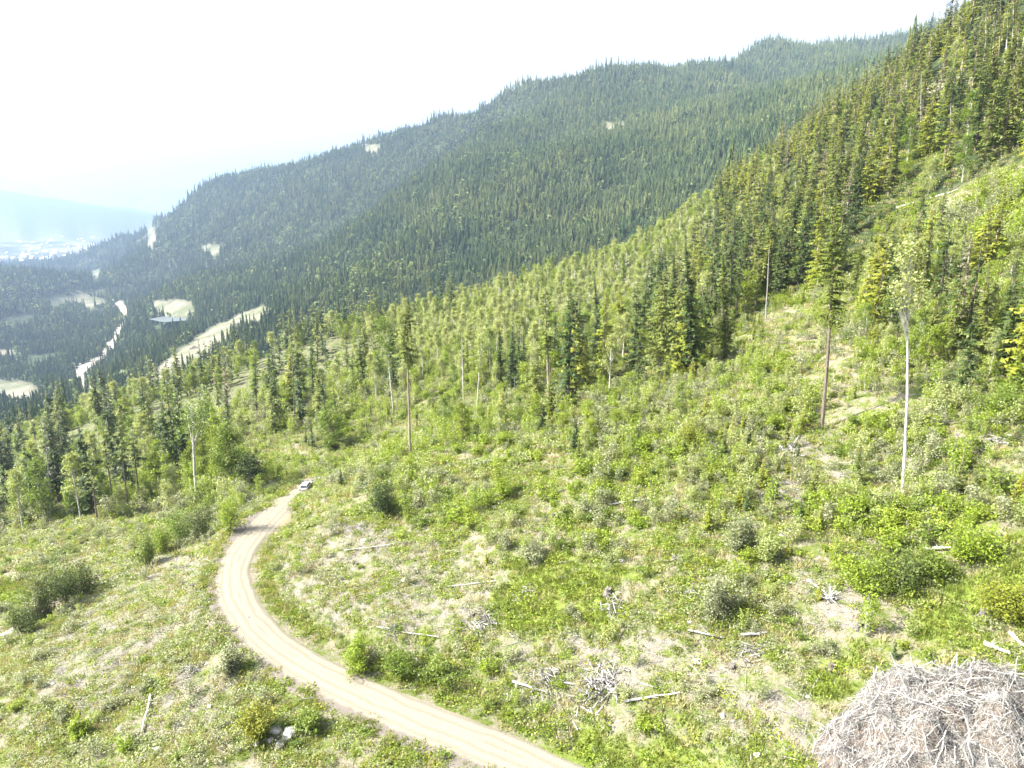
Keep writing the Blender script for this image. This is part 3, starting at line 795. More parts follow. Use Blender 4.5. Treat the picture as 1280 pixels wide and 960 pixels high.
# ------------------------------------------------------------------ mass planting: one object, instances by geometry nodes
protos_made = 0
def scatter(name, label, cat, X, Y, protos, pid, rotz, scl, tilt=None, zoff=0.0, Zs=None, kind='stuff', align=None):
    global protos_made
    col = bpy.data.collections.new(name + '_sources')
    for i, p in enumerate(protos):
        o = bpy.data.objects.new('%s_source_%02d' % (name, i), p['all']); col.objects.link(o)
    Z = (hz(X, Y) if Zs is None else Zs) + zoff
    n = len(X)
    me = bpy.data.meshes.new(name); me.vertices.add(n)
    me.vertices.foreach_set('co', np.stack([X, Y, Z], 1).astype(np.float32).ravel())
    rot = np.zeros((n, 3), np.float32); rot[:, 2] = rotz
    if tilt is not None: rot[:, :2] = tilt
    a = me.attributes.new('rot', 'FLOAT_VECTOR', 'POINT'); a.data.foreach_set('vector', rot.ravel())
    a = me.attributes.new('scl', 'FLOAT_VECTOR', 'POINT')
    s = np.asarray(scl, np.float32); s = s if s.ndim == 2 else np.repeat(s[:, None], 3, 1)
    a.data.foreach_set('vector', np.ascontiguousarray(s, np.float32).ravel())
    a = me.attributes.new('pid', 'INT', 'POINT'); a.data.foreach_set('value', np.asarray(pid, np.int32))
    o = link(name, me)
    ng = bpy.data.node_groups.new(name + '_planting', 'GeometryNodeTree')
    ng.interface.new_socket('Geometry', in_out='INPUT', socket_type='NodeSocketGeometry')
    ng.interface.new_socket('Geometry', in_out='OUTPUT', socket_type='NodeSocketGeometry')
    gi, go = ng.nodes.new('NodeGroupInput'), ng.nodes.new('NodeGroupOutput')
    ip = ng.nodes.new('GeometryNodeInstanceOnPoints'); ci = ng.nodes.new('GeometryNodeCollectionInfo')
    ci.inputs['Collection'].default_value = col; ci.inputs['Separate Children'].default_value = True; ci.inputs['Reset Children'].default_value = True
    L = ng.links
    L.new(gi.outputs[0], ip.inputs['Points']); L.new(ci.outputs[0], ip.inputs['Instance']); ip.inputs['Pick Instance'].default_value = True
    for nm, ty, so in (('pid', 'INT', 'Instance Index'), ('rot', 'FLOAT_VECTOR', 'Rotation'), ('scl', 'FLOAT_VECTOR', 'Scale')):
        na = ng.nodes.new('GeometryNodeInputNamedAttribute'); na.data_type = ty; na.inputs['Name'].default_value = nm
        L.new(na.outputs[0], ip.inputs[so])
    L.new(ip.outputs[0], go.inputs[0])
    md = o.modifiers.new('planting', 'NODES'); md.node_group = ng
    return tag(o, label, cat, kind=kind)

def jgrid(x0, x1, y0, y1, s, jit=.9):
    gx, gy = np.meshgrid(np.arange(x0, x1, s), np.arange(y0, y1, s))
    gx = gx + (rng.random(gx.shape) - .5) * s * jit; gy = gy + (rng.random(gy.shape) - .5) * s * jit
    return gx.ravel(), gy.ravel()
def keep(mask, *a): return [q[mask] for q in a]
def in_view(x, y, pad=0): return (np.abs(np.arctan2(x, y)) < math.radians(41 + pad)) & (y > 5)

# ------------------------------------------------------------------ forests beyond 520 m
fx, fy, fs = [], [], []
for r0, r1, s, k in ((520, 1200, 6.8, .88), (1200, 2300, 8.0, .98), (2300, 3700, 10.5, 1.15), (3700, 5800, 16, 1.6)):
    x, y = jgrid(-r1 * .68, r1 * .68, r0 * .6, r1, s)
    r = np.hypot(x, y); x, y = keep((r >= r0) & (r < r1) & in_view(x, y), x, y)
    z = hz(x, y); p, q, d = world_to_px(x, y, z)
    m = visible(x, y, z + 26 * k) & (p > -120) & (p < 1400)
    m &= ~polys(p, q, F_OPEN + [F_RIVER, F_WATER])
    m &= ~((z < -285 + CAMZ) & (vnoise(x / 90, y / 90, 55) > .70) & (p < 130))
    m &= rng.random(len(x)) > .05 + .30 * (vnoise(x / 45, y / 45, 41) > .70)
    x, y = keep(m, x, y); fx.append(x); fy.append(y); fs.append(k * np.clip((.75 + .4 * vnoise(x / 60, y / 60, 44)) * (1 + .26 * rng.normal(size=len(x))), .4, 1.6))
fx, fy, fs = map(np.concatenate, (fx, fy, fs))
print('far trees', len(fx))
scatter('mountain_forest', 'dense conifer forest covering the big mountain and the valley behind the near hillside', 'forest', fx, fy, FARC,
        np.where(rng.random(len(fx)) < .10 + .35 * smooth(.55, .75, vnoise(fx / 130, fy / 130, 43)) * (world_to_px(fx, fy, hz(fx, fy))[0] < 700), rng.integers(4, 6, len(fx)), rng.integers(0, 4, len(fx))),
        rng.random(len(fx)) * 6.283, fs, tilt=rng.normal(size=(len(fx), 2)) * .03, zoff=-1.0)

# ------------------------------------------------------------------ trees of the near hillside (to 520 m)
def zone_of(x, y, z):
    p, q, d = world_to_px(x, y, z)
    zn = np.zeros(x.shape, int)                       # 0 clearing, 1 mature, 2 aspen, 3 left mixed band, 4 right group, 5 young mix, 6 behind the crest
    zn[(d > 330) & (q < 640)] = 6
    zn[in_poly(p, q, Z_LEFT)] = 3
    zn[in_poly(p, q, Z_MATURE)] = 1
    zn[in_poly(p, q, Z_ASPEN)] = 2
    zn[in_poly(p, q, Z_RIGHTG)] = 4
    zn[in_poly(p, q, Z_MIDYOUNG)] = 5
    zn[polys(p, q, [Z_BARE[2], Z_CUTTOP])] = 9
    zn[in_poly(p, q, [(1095, 335), (1130, 275), (1290, 215), (1420, 200), (1420, 330), (1290, 330), (1130, 335)])] = 7   # open green slope top right
    return zn, p, q, d
X, Y = jgrid(-420, 420, 60, 530, 3.1)
rr_ = np.hypot(X, Y); X, Y = keep((rr_ < 530) & in_view(X, Y, 3), X, Y)
Zt = hz(X, Y); zn, PX, PY, DD = zone_of(X, Y, Zt)
rd, _, rw = road_dist(X, Y)
dens = np.choose(np.clip(zn, 0, 9), [.0, .22, .31,   .118, .46, .13, .22, .06, 0, 0])
cl = vnoise(X / 22, Y / 22, 12)
dens = dens * np.where(zn == 3, .25 + 1.5 * (cl > .42), 1) * np.where(zn == 5, 2.0 * (cl > .5), 1) * np.where(zn == 1, .75 + .5 * (cl > .4), 1) * np.where(zn == 4, .3 + 1.5 * (cl > .35), 1)
dens = dens * np.where((zn == 1) & (PX < 860), .5, 1)
m = (rng.random(len(X)) < dens) & (rd > 7) & visible(X, Y, Zt + 25, .01)
X, Y, Zt, zn, PX, PY, DD, cl = keep(m, X, Y, Zt, zn, PX, PY, DD, cl)
n = len(X); u = rng.random(n); u2 = rng.random(n)
# kind: 0 conifer, 1 broadleaf, 2 young conifer
pc = np.choose(np.clip(zn, 0, 9), [0, .80, .08, .33, .40, .45, .60, .3, 0, 0])
pc = np.where((zn == 1) & (PX < 850), .5, pc); kind = np.where(u < pc, 0, 1); kind = np.where((kind == 0) & np.isin(zn, [4, 5, 7]) & (u2 < np.where(zn == 4, .35, .62)), 2, kind)
var = np.zeros(n, int); scl = np.ones(n)
ph = vnoise(X / 45, Y / 45, 19)
for i in range(n):
    a = rng.random(); zz_ = zn[i]
    if kind[i] == 0:
        w = [.12, .12, .22, .16, .20, .18] if zz_ == 1 else ([.3, .3, .2, .15, .02, .03] if zz_ in (3, 6) else [.2, .15, .2, .15, .15, .15])
        if zz_ == 1 and PY[i] > 300: w = [.30, .22, .18, .14, .08, .08]
        var[i] = int(np.searchsorted(np.cumsum(w), a * .999)); scl[i] = .52 + .58 * rng.random()
        if zz_ in (1,): scl[i] += .08
        if zz_ == 3: scl[i] *= 1.12
        if zz_ in (1, 3) and rng.random() < .025: var[i] = 6
        if zz_ in (2, 4, 5): scl[i] *= (.85 if zz_ == 4 else .7)
    elif kind[i] == 1:
        w = [.06, .26, .1, .42, .16] if zz_ == 2 else [.20, .22, .30, .12, .16]
        var[i] = int(np.searchsorted(np.cumsum(w), a * .999)); scl[i] = .6 + .4 * rng.random()
        if zz_ in (2,): scl[i] *= .9
        if zz_ in (3,): scl[i] *= 1.12
        if zz_ in (1,): scl[i] *= 1.15
        if zz_ in (4, 5): scl[i] *= .72
        if zz_ == 7: scl[i] *= .45
    else:
        var[i] = rng.integers(0, 3); scl[i] = .8 + .8 * rng.random()
print('near hillside trees', n, (kind == 0).sum(), (kind == 1).sum(), (kind == 2).sum())
ZN_TXT = {1: 'in the tall stand on the upper right slope', 2: 'in the pale aspen belt along the hill crest', 3: 'in the mixed tree belt left of the clearing',
          4: 'in the group beside the clearing at right', 5: 'in the thicket below the tall stand', 6: 'just behind the crest of the near hill', 7: 'on the open green slope at upper right', 0: 'out in the clearing'}
ZN_GRP = {1: 'stand on the upper right slope', 2: 'aspen belt on the crest', 3: 'mixed belt at left', 4: 'group beside the clearing at right', 5: 'thicket below the tall stand', 6: 'behind the near crest', 7: 'open slope at upper right', 0: 'open clearing'}
LM = [(1140, 305, 'at the left end of the open upper right slope'), (1200, 290, 'in the middle of the open upper right slope'), (1265, 255, 'at the right end of the open upper right slope'), (1250, 320, 'at the foot of the open upper right slope'), (1175, 335, 'behind the half dead spire at right'), (20, 545, 'where the belt meets the left edge'), (160, 525, 'on the far belt edge above the slim trunks'), (330, 470, 'at the far crest below the valley strip'), (310, 540, 'behind the round willow'), (500, 480, 'between the left belt and the pale poles'),
      (20, 620, 'at the left edge of the tree belt'), (65, 642, 'round the pale dead snag at left'), (150, 640, 'among the four slim bare trunks at left'),
      (245, 630, 'around the forked pale aspen'), (300, 600, 'beside the round willow above the road bend'), (390, 575, 'above the parked car'), (368, 520, 'around the dead spire above the parked car'),
      (500, 560, 'around the tall bare trunked conifer left of centre'), (585, 520, 'around the slim pale poles at centre'), (660, 515, 'around the dark rounded conifers at centre'),
      (745, 450, 'around the dark conifer right of centre'), (855, 470, 'around the dark spire below the tall stand'), (960, 400, 'by the bare patch below the tall stand'), (1027, 540, 'around the leaning bare trunked conifer at right'),
      (1128, 615, 'around the tall white aspen trunk'), (1195, 440, 'around the half dead spire at right'), (1260, 420, 'in the group at the right edge'), (1200, 240, 'along the pale slash line at upper right'),
      (1230, 110, 'by the bare cut at top right'), (1090, 220, 'high in the upper right stand'), (970, 290, 'in the middle of the upper stand'), (890, 250, 'at the crest end of the upper stand'), (780, 315, 'on the crest right of centre'),
      (680, 365, 'on the crest at centre'), (560, 425, 'on the crest left of centre'), (430, 460, 'at the top of the left belt'), (250, 500, 'on the far edge of the left belt'), (80, 560, 'on the belt edge at far left'),
      (620, 620, 'on the middle slope left of centre'), (740, 620, 'beside the fallen pale log on the middle slope'), (860, 600, 'on the slope below the thicket'), (900, 700, 'on the grey green slope at centre right'),
      (470, 650, 'on the slashy bank above the road'), (330, 660, 'at the turning place of the road'), (60, 745, 'in the line of bushes by the lower track'), (190, 700, 'beside the lower track'), (60, 860, 'at the lower left edge'),
      (180, 850, 'on the pale slope at lower left'), (330, 890, 'around the white boulders at lower left'), (480, 830, 'by the inner edge of the road bend'), (690, 740, 'around the bright grass patch'),
      (780, 850, 'around the pale slash patch in the foreground'), (940, 850, 'left of the brush pile'), (1090, 780, 'above the brush pile near the stump'), (1240, 750, 'above the brush pile at the right edge'),
      (1150, 690, 'below the white aspen trunk'), (1020, 700, 'around the upturned root mass'), (640, 910, 'beside the road at the bottom edge'), (1230, 570, 'by the bare soil at the right edge'), (560, 740, 'on the slashy ground inside the road bend')]
LMP = np.array([(a, b) for a, b, _ in LM], float)
def where_txt(p, q):
    return LM[int(((LMP[:, 0] - p) ** 2 + ((LMP[:, 1] - q) * 1.3) ** 2).argmin())][2]
def size_txt(h, a, b): return 'short' if h < a else ('tall' if h > b else 'mid-sized')
def desc(look, kindtxt, h, a, b, p, q):
    t = '%s %s %s ' % (size_txt(h, a, b), look, kindtxt)
    w = where_txt(p, q)
    t = t + w
    if len(t.split()) > 16: t = ' '.join(t.split()[1:])
    return (t,)
def plant(kindname, proto, x, y, z, rz, s, label, cat, group, tilt=(0, 0), single=False):
    s3 = s if isinstance(s, tuple) else (s, s, s)
    if single or 'trunk' not in proto:
        o = link(kindname, proto['all'], None, (x, y, z), (tilt[0], tilt[1], rz), s3)
        return tag(o, label, cat, group)
    e = empty(kindname, (x, y, z), (tilt[0], tilt[1], rz), s3)
    link('trunk', proto['trunk'], e); link('crown', proto['crown'], e)
    return tag(e, label, cat, group)
def hvis(x, y, z, h, p, q, d):
    return visible(x, y, z + h * .8, 0.0) & (p > 0) & (p < 1280) & (q - h * FPX / d < 955) & (q > 0)
rzs = rng.random(n) * 6.283
def split(kd, protos, hh, size=300):
    idx = np.where(kind == kd)[0]
    h = np.array([protos[v]['h'] for v in var[idx]]) * scl[idx]
    ok = hvis(X[idx], Y[idx], Zt[idx], h, PX[idx], PY[idx], DD[idx])
    score = np.where(ok, h / DD[idx], -1)
    o = np.argsort(-score)
    return idx[o[:size]], idx[o[size:]]
# (the builders below leave some of the 300 for the single trees placed by hand)
indA, restA = split(0, CON, 22, 262)
for i in indA:
    plant('conifer_tree', CON[var[i]], X[i], Y[i], Zt[i] - .3, rzs[i], float(scl[i]), desc(CON_TXT[var[i]], 'conifer', scl[i], .8, .95, PX[i], PY[i])[0], 'conifer', 'conifers of the near hillside', (rng.normal() * .02, rng.normal() * .02))
indB, restB = split(1, BRO, 14, 262)
for i in indB:
    plant('broadleaf_tree', BRO[var[i]], X[i], Y[i], Zt[i] - .3, rzs[i], float(scl[i]), desc(BRO_TXT[var[i]], 'tree', scl[i], .72, .87, PX[i], PY[i])[0], 'broadleaf tree', 'broadleaf trees of the near hillside', (rng.normal() * .03, rng.normal() * .03))
def mass(name, label, cat, idx, protos, pid, zoff=-.3):
    scatter(name, label, cat, X[idx], Y[idx], protos, pid, rzs[idx], scl[idx], tilt=rng.normal(size=(len(idx), 2)) * .02, Zs=Zt[idx], zoff=zoff)
mp = np.array([0, 0, 3, 1, 2, 2])
far_ = DD[restA] > 190
pid = np.where(far_ & (var[restA] < 6), 7 + mp[np.minimum(var[restA], 5)], var[restA])
mass('hillside_conifers', 'the farther conifers of the near hillside too many to tell apart', 'conifers', restA, CON + MIDC, pid)
mass('hillside_broadleaf_trees', 'the farther pale and bright broadleaf trees of the near hillside massed together', 'broadleaf trees', restB, BRO, var[restB])

# young conifers: those of the groups plus scattered ones in the clearing
def cand(s, rmax, jit=.95):
    x, y = jgrid(-rmax * .72, rmax * .72, 30, rmax, s, jit)
    x, y = keep((np.hypot(x, y) < rmax) & in_view(x, y, 4), x, y)
    z = hz(x, y); zn_, p, q, d = zone_of(x, y, z)
    rd_, _, rw_ = road_dist(x, y)
    m = visible(x, y, z + 2, .006)
    return keep(m & (q < 1100), x, y, z, zn_, p, q, d, rd_ - rw_)
PILE = ground_px(1158, 945)
PILE_R = 7.4
def off_pile(x, y, r=PILE_R + .6): return np.hypot(x - PILE[0], y - PILE[1]) > r
x, y, z, zq, p, q, d, rdd = cand(3.2, 260)
lush = smooth(.40, .60, fbm(x / 16, y / 16, 3, 71) * .5 + .5)
right = smooth(700, 1000, p)
dn = .07 + .22 * right * (q < 700) + .16 * (q < 640) + np.where(zq == 4, .2, 0) + np.where(np.isin(zq, [3]), .05, 0)
dn = dn * (.3 + lush) * (rdd > 2.5) * off_pile(x, y) * np.where(polys(p, q, Z_BARE + Z_GRASS), .1, 1) * np.where((p < 560) & (q > 640), .12, 1) * (zq != 1) * np.where((q > 700), .35, 1)
m = rng.random(len(x)) < dn
x, y, z, zq, p, q, d = keep(m, x, y, z, zq, p, q, d)
j = np.where(kind == 2)[0]
yx = np.concatenate([x, X[j]]); yy = np.concatenate([y, Y[j]]); yz = np.concatenate([z, Zt[j]]); yzn = np.concatenate([zq, zn[j]])
yp, yq, yd = world_to_px(yx, yy, yz)
ys = np.concatenate([.32 + .62 * rng.random(len(x)) ** 1.7, scl[j]]); yv = rng.choice(3, len(yx), p=[.5, .35, .15]); yr = rng.random(len(yx)) * 6.283
hh = np.array([YCON[v]['h'] for v in yv]) * ys
sc_ = np.where(hvis(yx, yy, yz, hh, yp, yq, yd), hh / yd, -1); o = np.argsort(-sc_)
print('young conifers', len(yx))
for i in o[:290]:
    plant('young_conifer', YCON[yv[i]], yx[i], yy[i], yz[i] - .1, yr[i], float(ys[i]), desc(YCON_TXT[yv[i]], 'young conifer', ys[i], .5, .9, yp[i], yq[i])[0], 'young conifer', 'young conifers of the clearing')
o = o[290:]
scatter('small_conifers', 'the smallest conifer seedlings scattered over the clearing', 'conifer seedlings', yx[o], yy[o], YCON, yv[o], yr[o], ys[o], Zs=yz[o], zoff=-.1)

# ------------------------------------------------------------------ shrubs of the clearing
x, y, z, zq, p, q, d, rdd = cand(1.55, 300)
lush = smooth(.36, .62, fbm(x / 9, y / 9, 4, 91) * .5 + .5)
slash = polys(p, q, Z_SLASH).astype(float); grass = polys(p, q, Z_GRASS).astype(float); bare = polys(p, q, Z_BARE).astype(float)
dn = (.12 + .55 * lush) * np.where(np.isin(zq, [2, 5]), 1.5, 1) * (1 - .80 * slash) * (1 - .93 * grass) * (1 - .6 * bare)
dn *= np.where((q > 640) & (p < 360), .7, 1) * np.where((q < 660) & (p > 420), 1.6, 1) * np.where((q > 680) & (p > 330) & (p < 700), .5, 1)
dn *= np.where(zq == 7, 1.9, 1) * (rdd > 1.6) * off_pile(x, y) * np.where(zq == 1, .25, 1) * np.where(d > 170, .8, 1)
m = rng.random(len(x)) < dn
x, y, z, zq, p, q, d, rdd, lush = keep(m, x, y, z, zq, p, q, d, rdd, lush)
n = len(x); sel = fbm(x / 12, y / 12, 2, 101) * .5 + .5
v = np.zeros(n, int)
for i in range(n):
    if p[i] < 360 and q[i] > 640: w = [.08, .12, .30, .12, .25, .10, .03]
    elif p[i] > 1000 and q[i] > 640: w = [.30, .15, .08, .08, .10, .22, .07]
    elif sel[i] > .50 or (820 < p[i] < 1000 and q[i] > 590): w = [.08, .08, .18, .27, .24, .05, .10]
    else: w = [.26, .16, .05, .13, .08, .16, .16]
    v[i] = int(np.searchsorted(np.cumsum(w), rng.random() * .999))
s = .42 + 1.0 * rng.random(n) ** 1.9 + .35 * (q < 660) * rng.random(n)
s *= np.where(zq == 3, 1.6, 1) * np.where(zq == 7, 1.7, 1) * np.where((q > 700), .85, 1) * np.where((p > 1050) & (q > 620) & (q < 800), 1.3, 1) * np.where(rdd < 4, .6, 1)
rz = rng.random(n) * 6.283
hh = np.array([SHR[a]['h'] for a in v]) * s
sc_ = np.where(hvis(x, y, z, hh, p, q, d), hh / d, -1); o = np.argsort(-sc_)
print('shrubs', n)
for i in o[:285]:
    plant('shrub', SHR[v[i]], x[i], y[i], z[i] - .05, rz[i], float(s[i]), desc(SHR_TXT[v[i]].replace('tall ', ''), 'shrub', s[i], .85, 1.1, p[i], q[i])[0], 'shrub', 'shrubs of the clearing', single=True)
o = o[285:]
scatter('low_shrubs', 'low green and grey shrubs spread over the whole clearing', 'shrubs', x[o], y[o], SHR, v[o], rz[o], s[o], Zs=z[o], zoff=-.05)

# ------------------------------------------------------------------ herbs, grass, twigs
x, y, z, zq, p, q, d, rdd = cand(.50, 112)
x2, y2, z2, zq2, p2, q2, d2, rdd2 = cand(.95, 300); m = np.hypot(x2, y2) >= 112; t2 = keep(m, x2, y2, z2, zq2, p2, q2, d2, rdd2)
x, y, z, zq, p, q, d, rdd = [np.concatenate([a, b]) for a, b in zip((x, y, z, zq, p, q, d, rdd), t2)]
slash = polys(p, q, Z_SLASH); grass = polys(p, q, Z_GRASS); bare = polys(p, q, Z_BARE)
g1 = fbm(x / 5, y / 5, 4, 111) * .5 + .5
dn = np.clip(.40 + 2.4 * (g1 - .38), .15, .97); dn = np.where(slash, dn * .62, dn); dn = np.where(bare, .45, dn); dn = np.where(grass, .95, dn)
dn = dn * (rdd > .35) * off_pile(x, y, PILE_R - .4) * np.where(rdd < 1.2, .6, 1)
m = (rng.random(len(x)) < dn)
x, y, z, p, q, d, rdd, grass, slash = keep(m, x, y, z, p, q, d, rdd, grass, slash)
n = len(x); g2 = fbm(x / 7, y / 7, 3, 121) * .5 + .5
W = np.tile(np.array([.20, .14, .10, .12, .16, .14, .06, .08]), (n, 1))
W[g2 > .54] = [.10, .10, .18, .05, .12, .20, .13, .12]
lf = (p < 370) & (q > 640); W[lf] = [.08, .08, .22, .06, .12, .20, .14, .10]
W[grass] = [.10, .05, .0, .05, .70, .05, .03, .02]
rs = (rdd < 2.5); W[rs & ~grass] = [.15, .1, .03, .15, .35, .2, .02, .0]
cw = np.cumsum(W, 1); v = (rng.random((n, 1)) * .999 * cw[:, -1:] > cw).sum(1)
s = (.75 + 1.15 * rng.random(n) ** 1.6) * np.where(d > 112, 1.6, 1.0)
print('herbs', n)
scatter('ground_cover', 'herbs, fresh grass and dry grass tufts covering the clearing floor', 'ground cover', x, y, HERB, v, rng.random(n) * 6.283, s, Zs=z, zoff=-.03)

x, y, z, zq, p, q, d, rdd = cand(.46, 160)
slash = polys(p, q, Z_SLASH + [Z_BARE[0], Z_BARE[2]])
g1 = fbm(x / 4, y / 4, 3, 131) * .5 + .5
dn = (.09 + .95 * slash * smooth(.36, .54, g1) + .28 * smooth(.58, .68, g1)) * (rdd > 1.0) * off_pile(x, y, PILE_R - 1)
m = rng.random(len(x)) < dn; x, y, z, d = keep(m, x, y, z, d); n = len(x)
print('sticks', n)
ga = fbm(x / 3, y / 3, 2, 141) * 5
scatter('woody_debris', 'bleached twigs and sticks of logging slash strewn in the clearing', 'woody debris', x, y, STK, rng.choice(6, n, p=[.22, .16, .22, .14, .12, .14]), ga + rng.normal(size=n) * .8,
        (.3 + .7 * rng.random(n) ** 1.6), tilt=rng.normal(size=(n, 2)) * .2, Zs=z, zoff=.05)

# ------------------------------------------------------------------ single trees one can name
def fit(bx, by, tx, ty, dmin=35.0):
    """base on the ground, height and sideways lean of an upright thing"""
    g = ground_px(bx, by, dmin)
    Y = -(ty - 480.0) / FPX; D = g[1] / (CP + Y * SP)
    return g, (D * (-SP + Y * CP) + CAMZ) - g[2], (tx - 640.0) / FPX * D - g[0]
def put(kindname, bx, by, tx, ty, build, mats, label, cat, group=None):
    g, H, lean = fit(bx, by, tx, ty)
    pk = pack(kindname, build(H, lean, g[3]), mats)
    return plant(kindname, pk, g[0], g[1], g[2] - .25, 0, 1.0, label, cat, group)
def snag(H, lean, r=.16, stubs=22, top=.3, L0=.9):
    z = np.linspace(0, H, 8); P = np.stack([lean * (z / H), .1 * np.sin(z * .5), z], 1)
    T = [tube(P, r * (1 - .75 * z / H), 7, .15)]
    for i in range(stubs):
        f = top + (1 - top) * rng.random(); a = rng.random() * 6.283; L = L0 * (.4 + rng.random()) * (1.25 - f)
        p0 = np.array([lean * f, 0, f * H]); d = np.array([math.cos(a), math.sin(a), .25 * rng.normal()])
        T.append(tube([p0, p0 + d * L * .6, p0 + d * L + [0, 0, .15 * L]], [.035, .02, .008], 3, cap=False))
        for k_ in range(2): 
            q = p0 + d * L * (.4 + .4 * rng.random()); T.append(tube([q, q + unit(rng.normal(size=3)) * L * .4], [.014, .005], 3, cap=False))
    return np.concatenate(T)
def put_snag(bx, by, tx, ty, mat, label, r=.16, stubs=22, top=.3, L0=.9):
    g, H, lean = fit(bx, by, tx, ty)
    tk = snag(H, lean, r, 0); br = snag(H, lean, .01, stubs, top, L0)
    e = empty('dead_tree', (g[0], g[1], g[2] - .2)); tag(e, label, 'dead tree')
    link('trunk', tri_mesh('snag_trunk', tk, [mat]), e); link('branches', tri_mesh('snag_branches', br, [mat]), e)
put('aspen_tree', 1128, 618, 1134, 285, lambda H, l, D: broadleaf(H, .70, 2.1, 42, 36, .24, .20, spread=.55, lean=l), (M_birch, M_leaf_pale), 'tall white trunked aspen standing alone at right with a thin crown high up', 'aspen')
put('conifer_tree', 1027, 537, 1046, 232, lambda H, l, D: conifer(H, .46, 3.0, .42, 6, 6, droop=.3, power=.7, gap=.12, lean=l, lower_dead=22, trunk_r=.27), (M_bark_dark, M_con_olive), 'tall leaning conifer at right with a long bare dark trunk', 'conifer')
put('conifer_tree', 513, 570, 508, 366, lambda H, l, D: conifer(H, .58, 3.0, .45, 6, 6, droop=.3, power=.6, gap=.1, lean=l, lower_dead=20, trunk_r=.24), (M_bark, M_con_olive), 'tall conifer left of centre with bare grey trunk under a full olive crown', 'conifer')
put('aspen_tree', 492, 520, 478, 390, lambda H, l, D: broadleaf(H, .50, 3.0, 40, 55, .28, .2, lean=l), (M_birch, M_leaf_green), 'leaning pale trunked aspen just left of the tall bare trunked conifer', 'aspen')
put('aspen_tree', 596, 520, 604, 402, lambda H, l, D: broadleaf(H, .42, 1.5, 26, 45, .25, .15, lean=l), (M_birch, M_leaf_pale), 'thin leaning aspen right of the bare white pole at centre', 'aspen')
put_snag(580, 525, 577, 415, M_birch, 'bare white pole of a dead tree at the centre of the slope', .17, 8, .7, .8)
put_snag(645, 520, 643, 470, M_deadwood, 'short dead grey pole beside the dark rounded conifers', .13, 4, .6, .5)
def forked(H, l, D):
    t1 = broadleaf(H * .5, .9, .3, 2, 5, .2, .34, branches=False)
    out_t, out_c, out_n = [tube([(0, 0, 0), (l * .15, 0, H * .3), (l * .45, 0, H * .52)], [.42, .34, .28], 8, .15)], [], []
    for sx, hh_, w in ((-.9, .92, 1.0), (1.1, 1.0, 1.1), (.2, .86, .8)):
        top = np.array([l + sx * 2.2, rng.normal() * .8, H * hh_]); b = np.array([l * .45, 0, H * .51])
        out_t.append(tube([b, b * .5 + top * .5 + [sx * .5, 0, 0], top], [.22, .14, .03], 6, .15))
        for i in range(20):
            f = .25 + .8 * rng.random(); c = b + (top - b) * f + rng.normal(size=3) * [1.6, 1.6, 1.2]
            m0 = b + (top - b) * min(f, .95) - [0, 0, .6]
            out_t.append(tube([m0, c], [.05, .01], 3, cap=False))
            P = c + rng.normal(size=(42, 3)) * [.8, .8, .55]
            out_c.append(leaf_tris(P, .28)); out_n.append(np.clip(.5 + .25 * rng.normal() + .15 * rng.normal(size=42), 0, 1))
    return np.concatenate(out_t), np.concatenate(out_c), np.concatenate(out_n)
put('aspen_tree', 247, 630, 238, 486, forked, (M_birch, M_leaf_green), 'big forked aspen with a thick pale trunk and spreading crown at left', 'aspen')
put_snag(66, 645, 54, 520, M_deadwood, 'pale dead snag with broken branches at the far left', .26, 60, .35, 2.6)
for bx, by, tx, ty, s_, c_ in ((122, 652, 111, 556, 'leftmost of four slim bare trunked conifers at left', M_con_olive), (142, 634, 127, 522, 'second from left of four slim bare trunked conifers at left', M_con_olive),
                          (160, 634, 148, 504, 'third and tallest of four slim bare trunked conifers at left', M_con_olive), (175, 630, 165, 530, 'rightmost of four slim bare trunked conifers at left', M_con_dark)):
    put('conifer_tree', bx, by, tx, ty, lambda H, l, D: conifer(H, .45, 2.3, .6, 5, 5, droop=.35, power=.6, gap=.25, ragged=.4, lean=l, lower_dead=16, trunk_r=.2), (M_bark_dark, c_), s_, 'conifer')
put('conifer_tree', 78, 600, 72, 512, lambda H, l, D: conifer(H, .15, 2.6, .6, 6, 4, gap=.3, ragged=.4, lean=l), (M_bark_dark, M_con_dead), 'brownish half dead conifer behind the pale snag at left', 'conifer')
put_snag(369, 532, 364, 412, M_wood_brown, 'dark dead spire above the parked car', .2, 46, .3, 2.2)
put('conifer_tree', 391, 562, 388, 526, lambda H, l, D: conifer(H, .1, 1.7, .45, 6, 4, lean=l), (M_bark_dark, M_con_dark), 'small dark conifer alone above the parked car', 'conifer')
put('willow_tree', 291, 604, 290, 523, lambda H, l, D: broadleaf(H, .02, 4.4, 90, 90, .30, .25, spread=.8), (M_bark, M_leaf_green), 'large round willow standing above the road bend', 'willow')
put('willow_tree', 315, 608, 315, 566, lambda H, l, D: broadleaf(H, .0, 3.2, 44, 80, .28, .2, spread=.8), (M_bark, M_con_dark), 'low round tree coloured dark as shade at the right foot of the large willow', 'willow')  # dark leaf colour paints in the shade right of the large willow
put('willow_tree', 416, 560, 414, 502, lambda H, l, D: broadleaf(H, .02, 4.0, 60, 80, .30, .22, spread=.8), (M_bark, M_leaf_green), 'round green tree on the slope above and right of the parked car', 'willow')
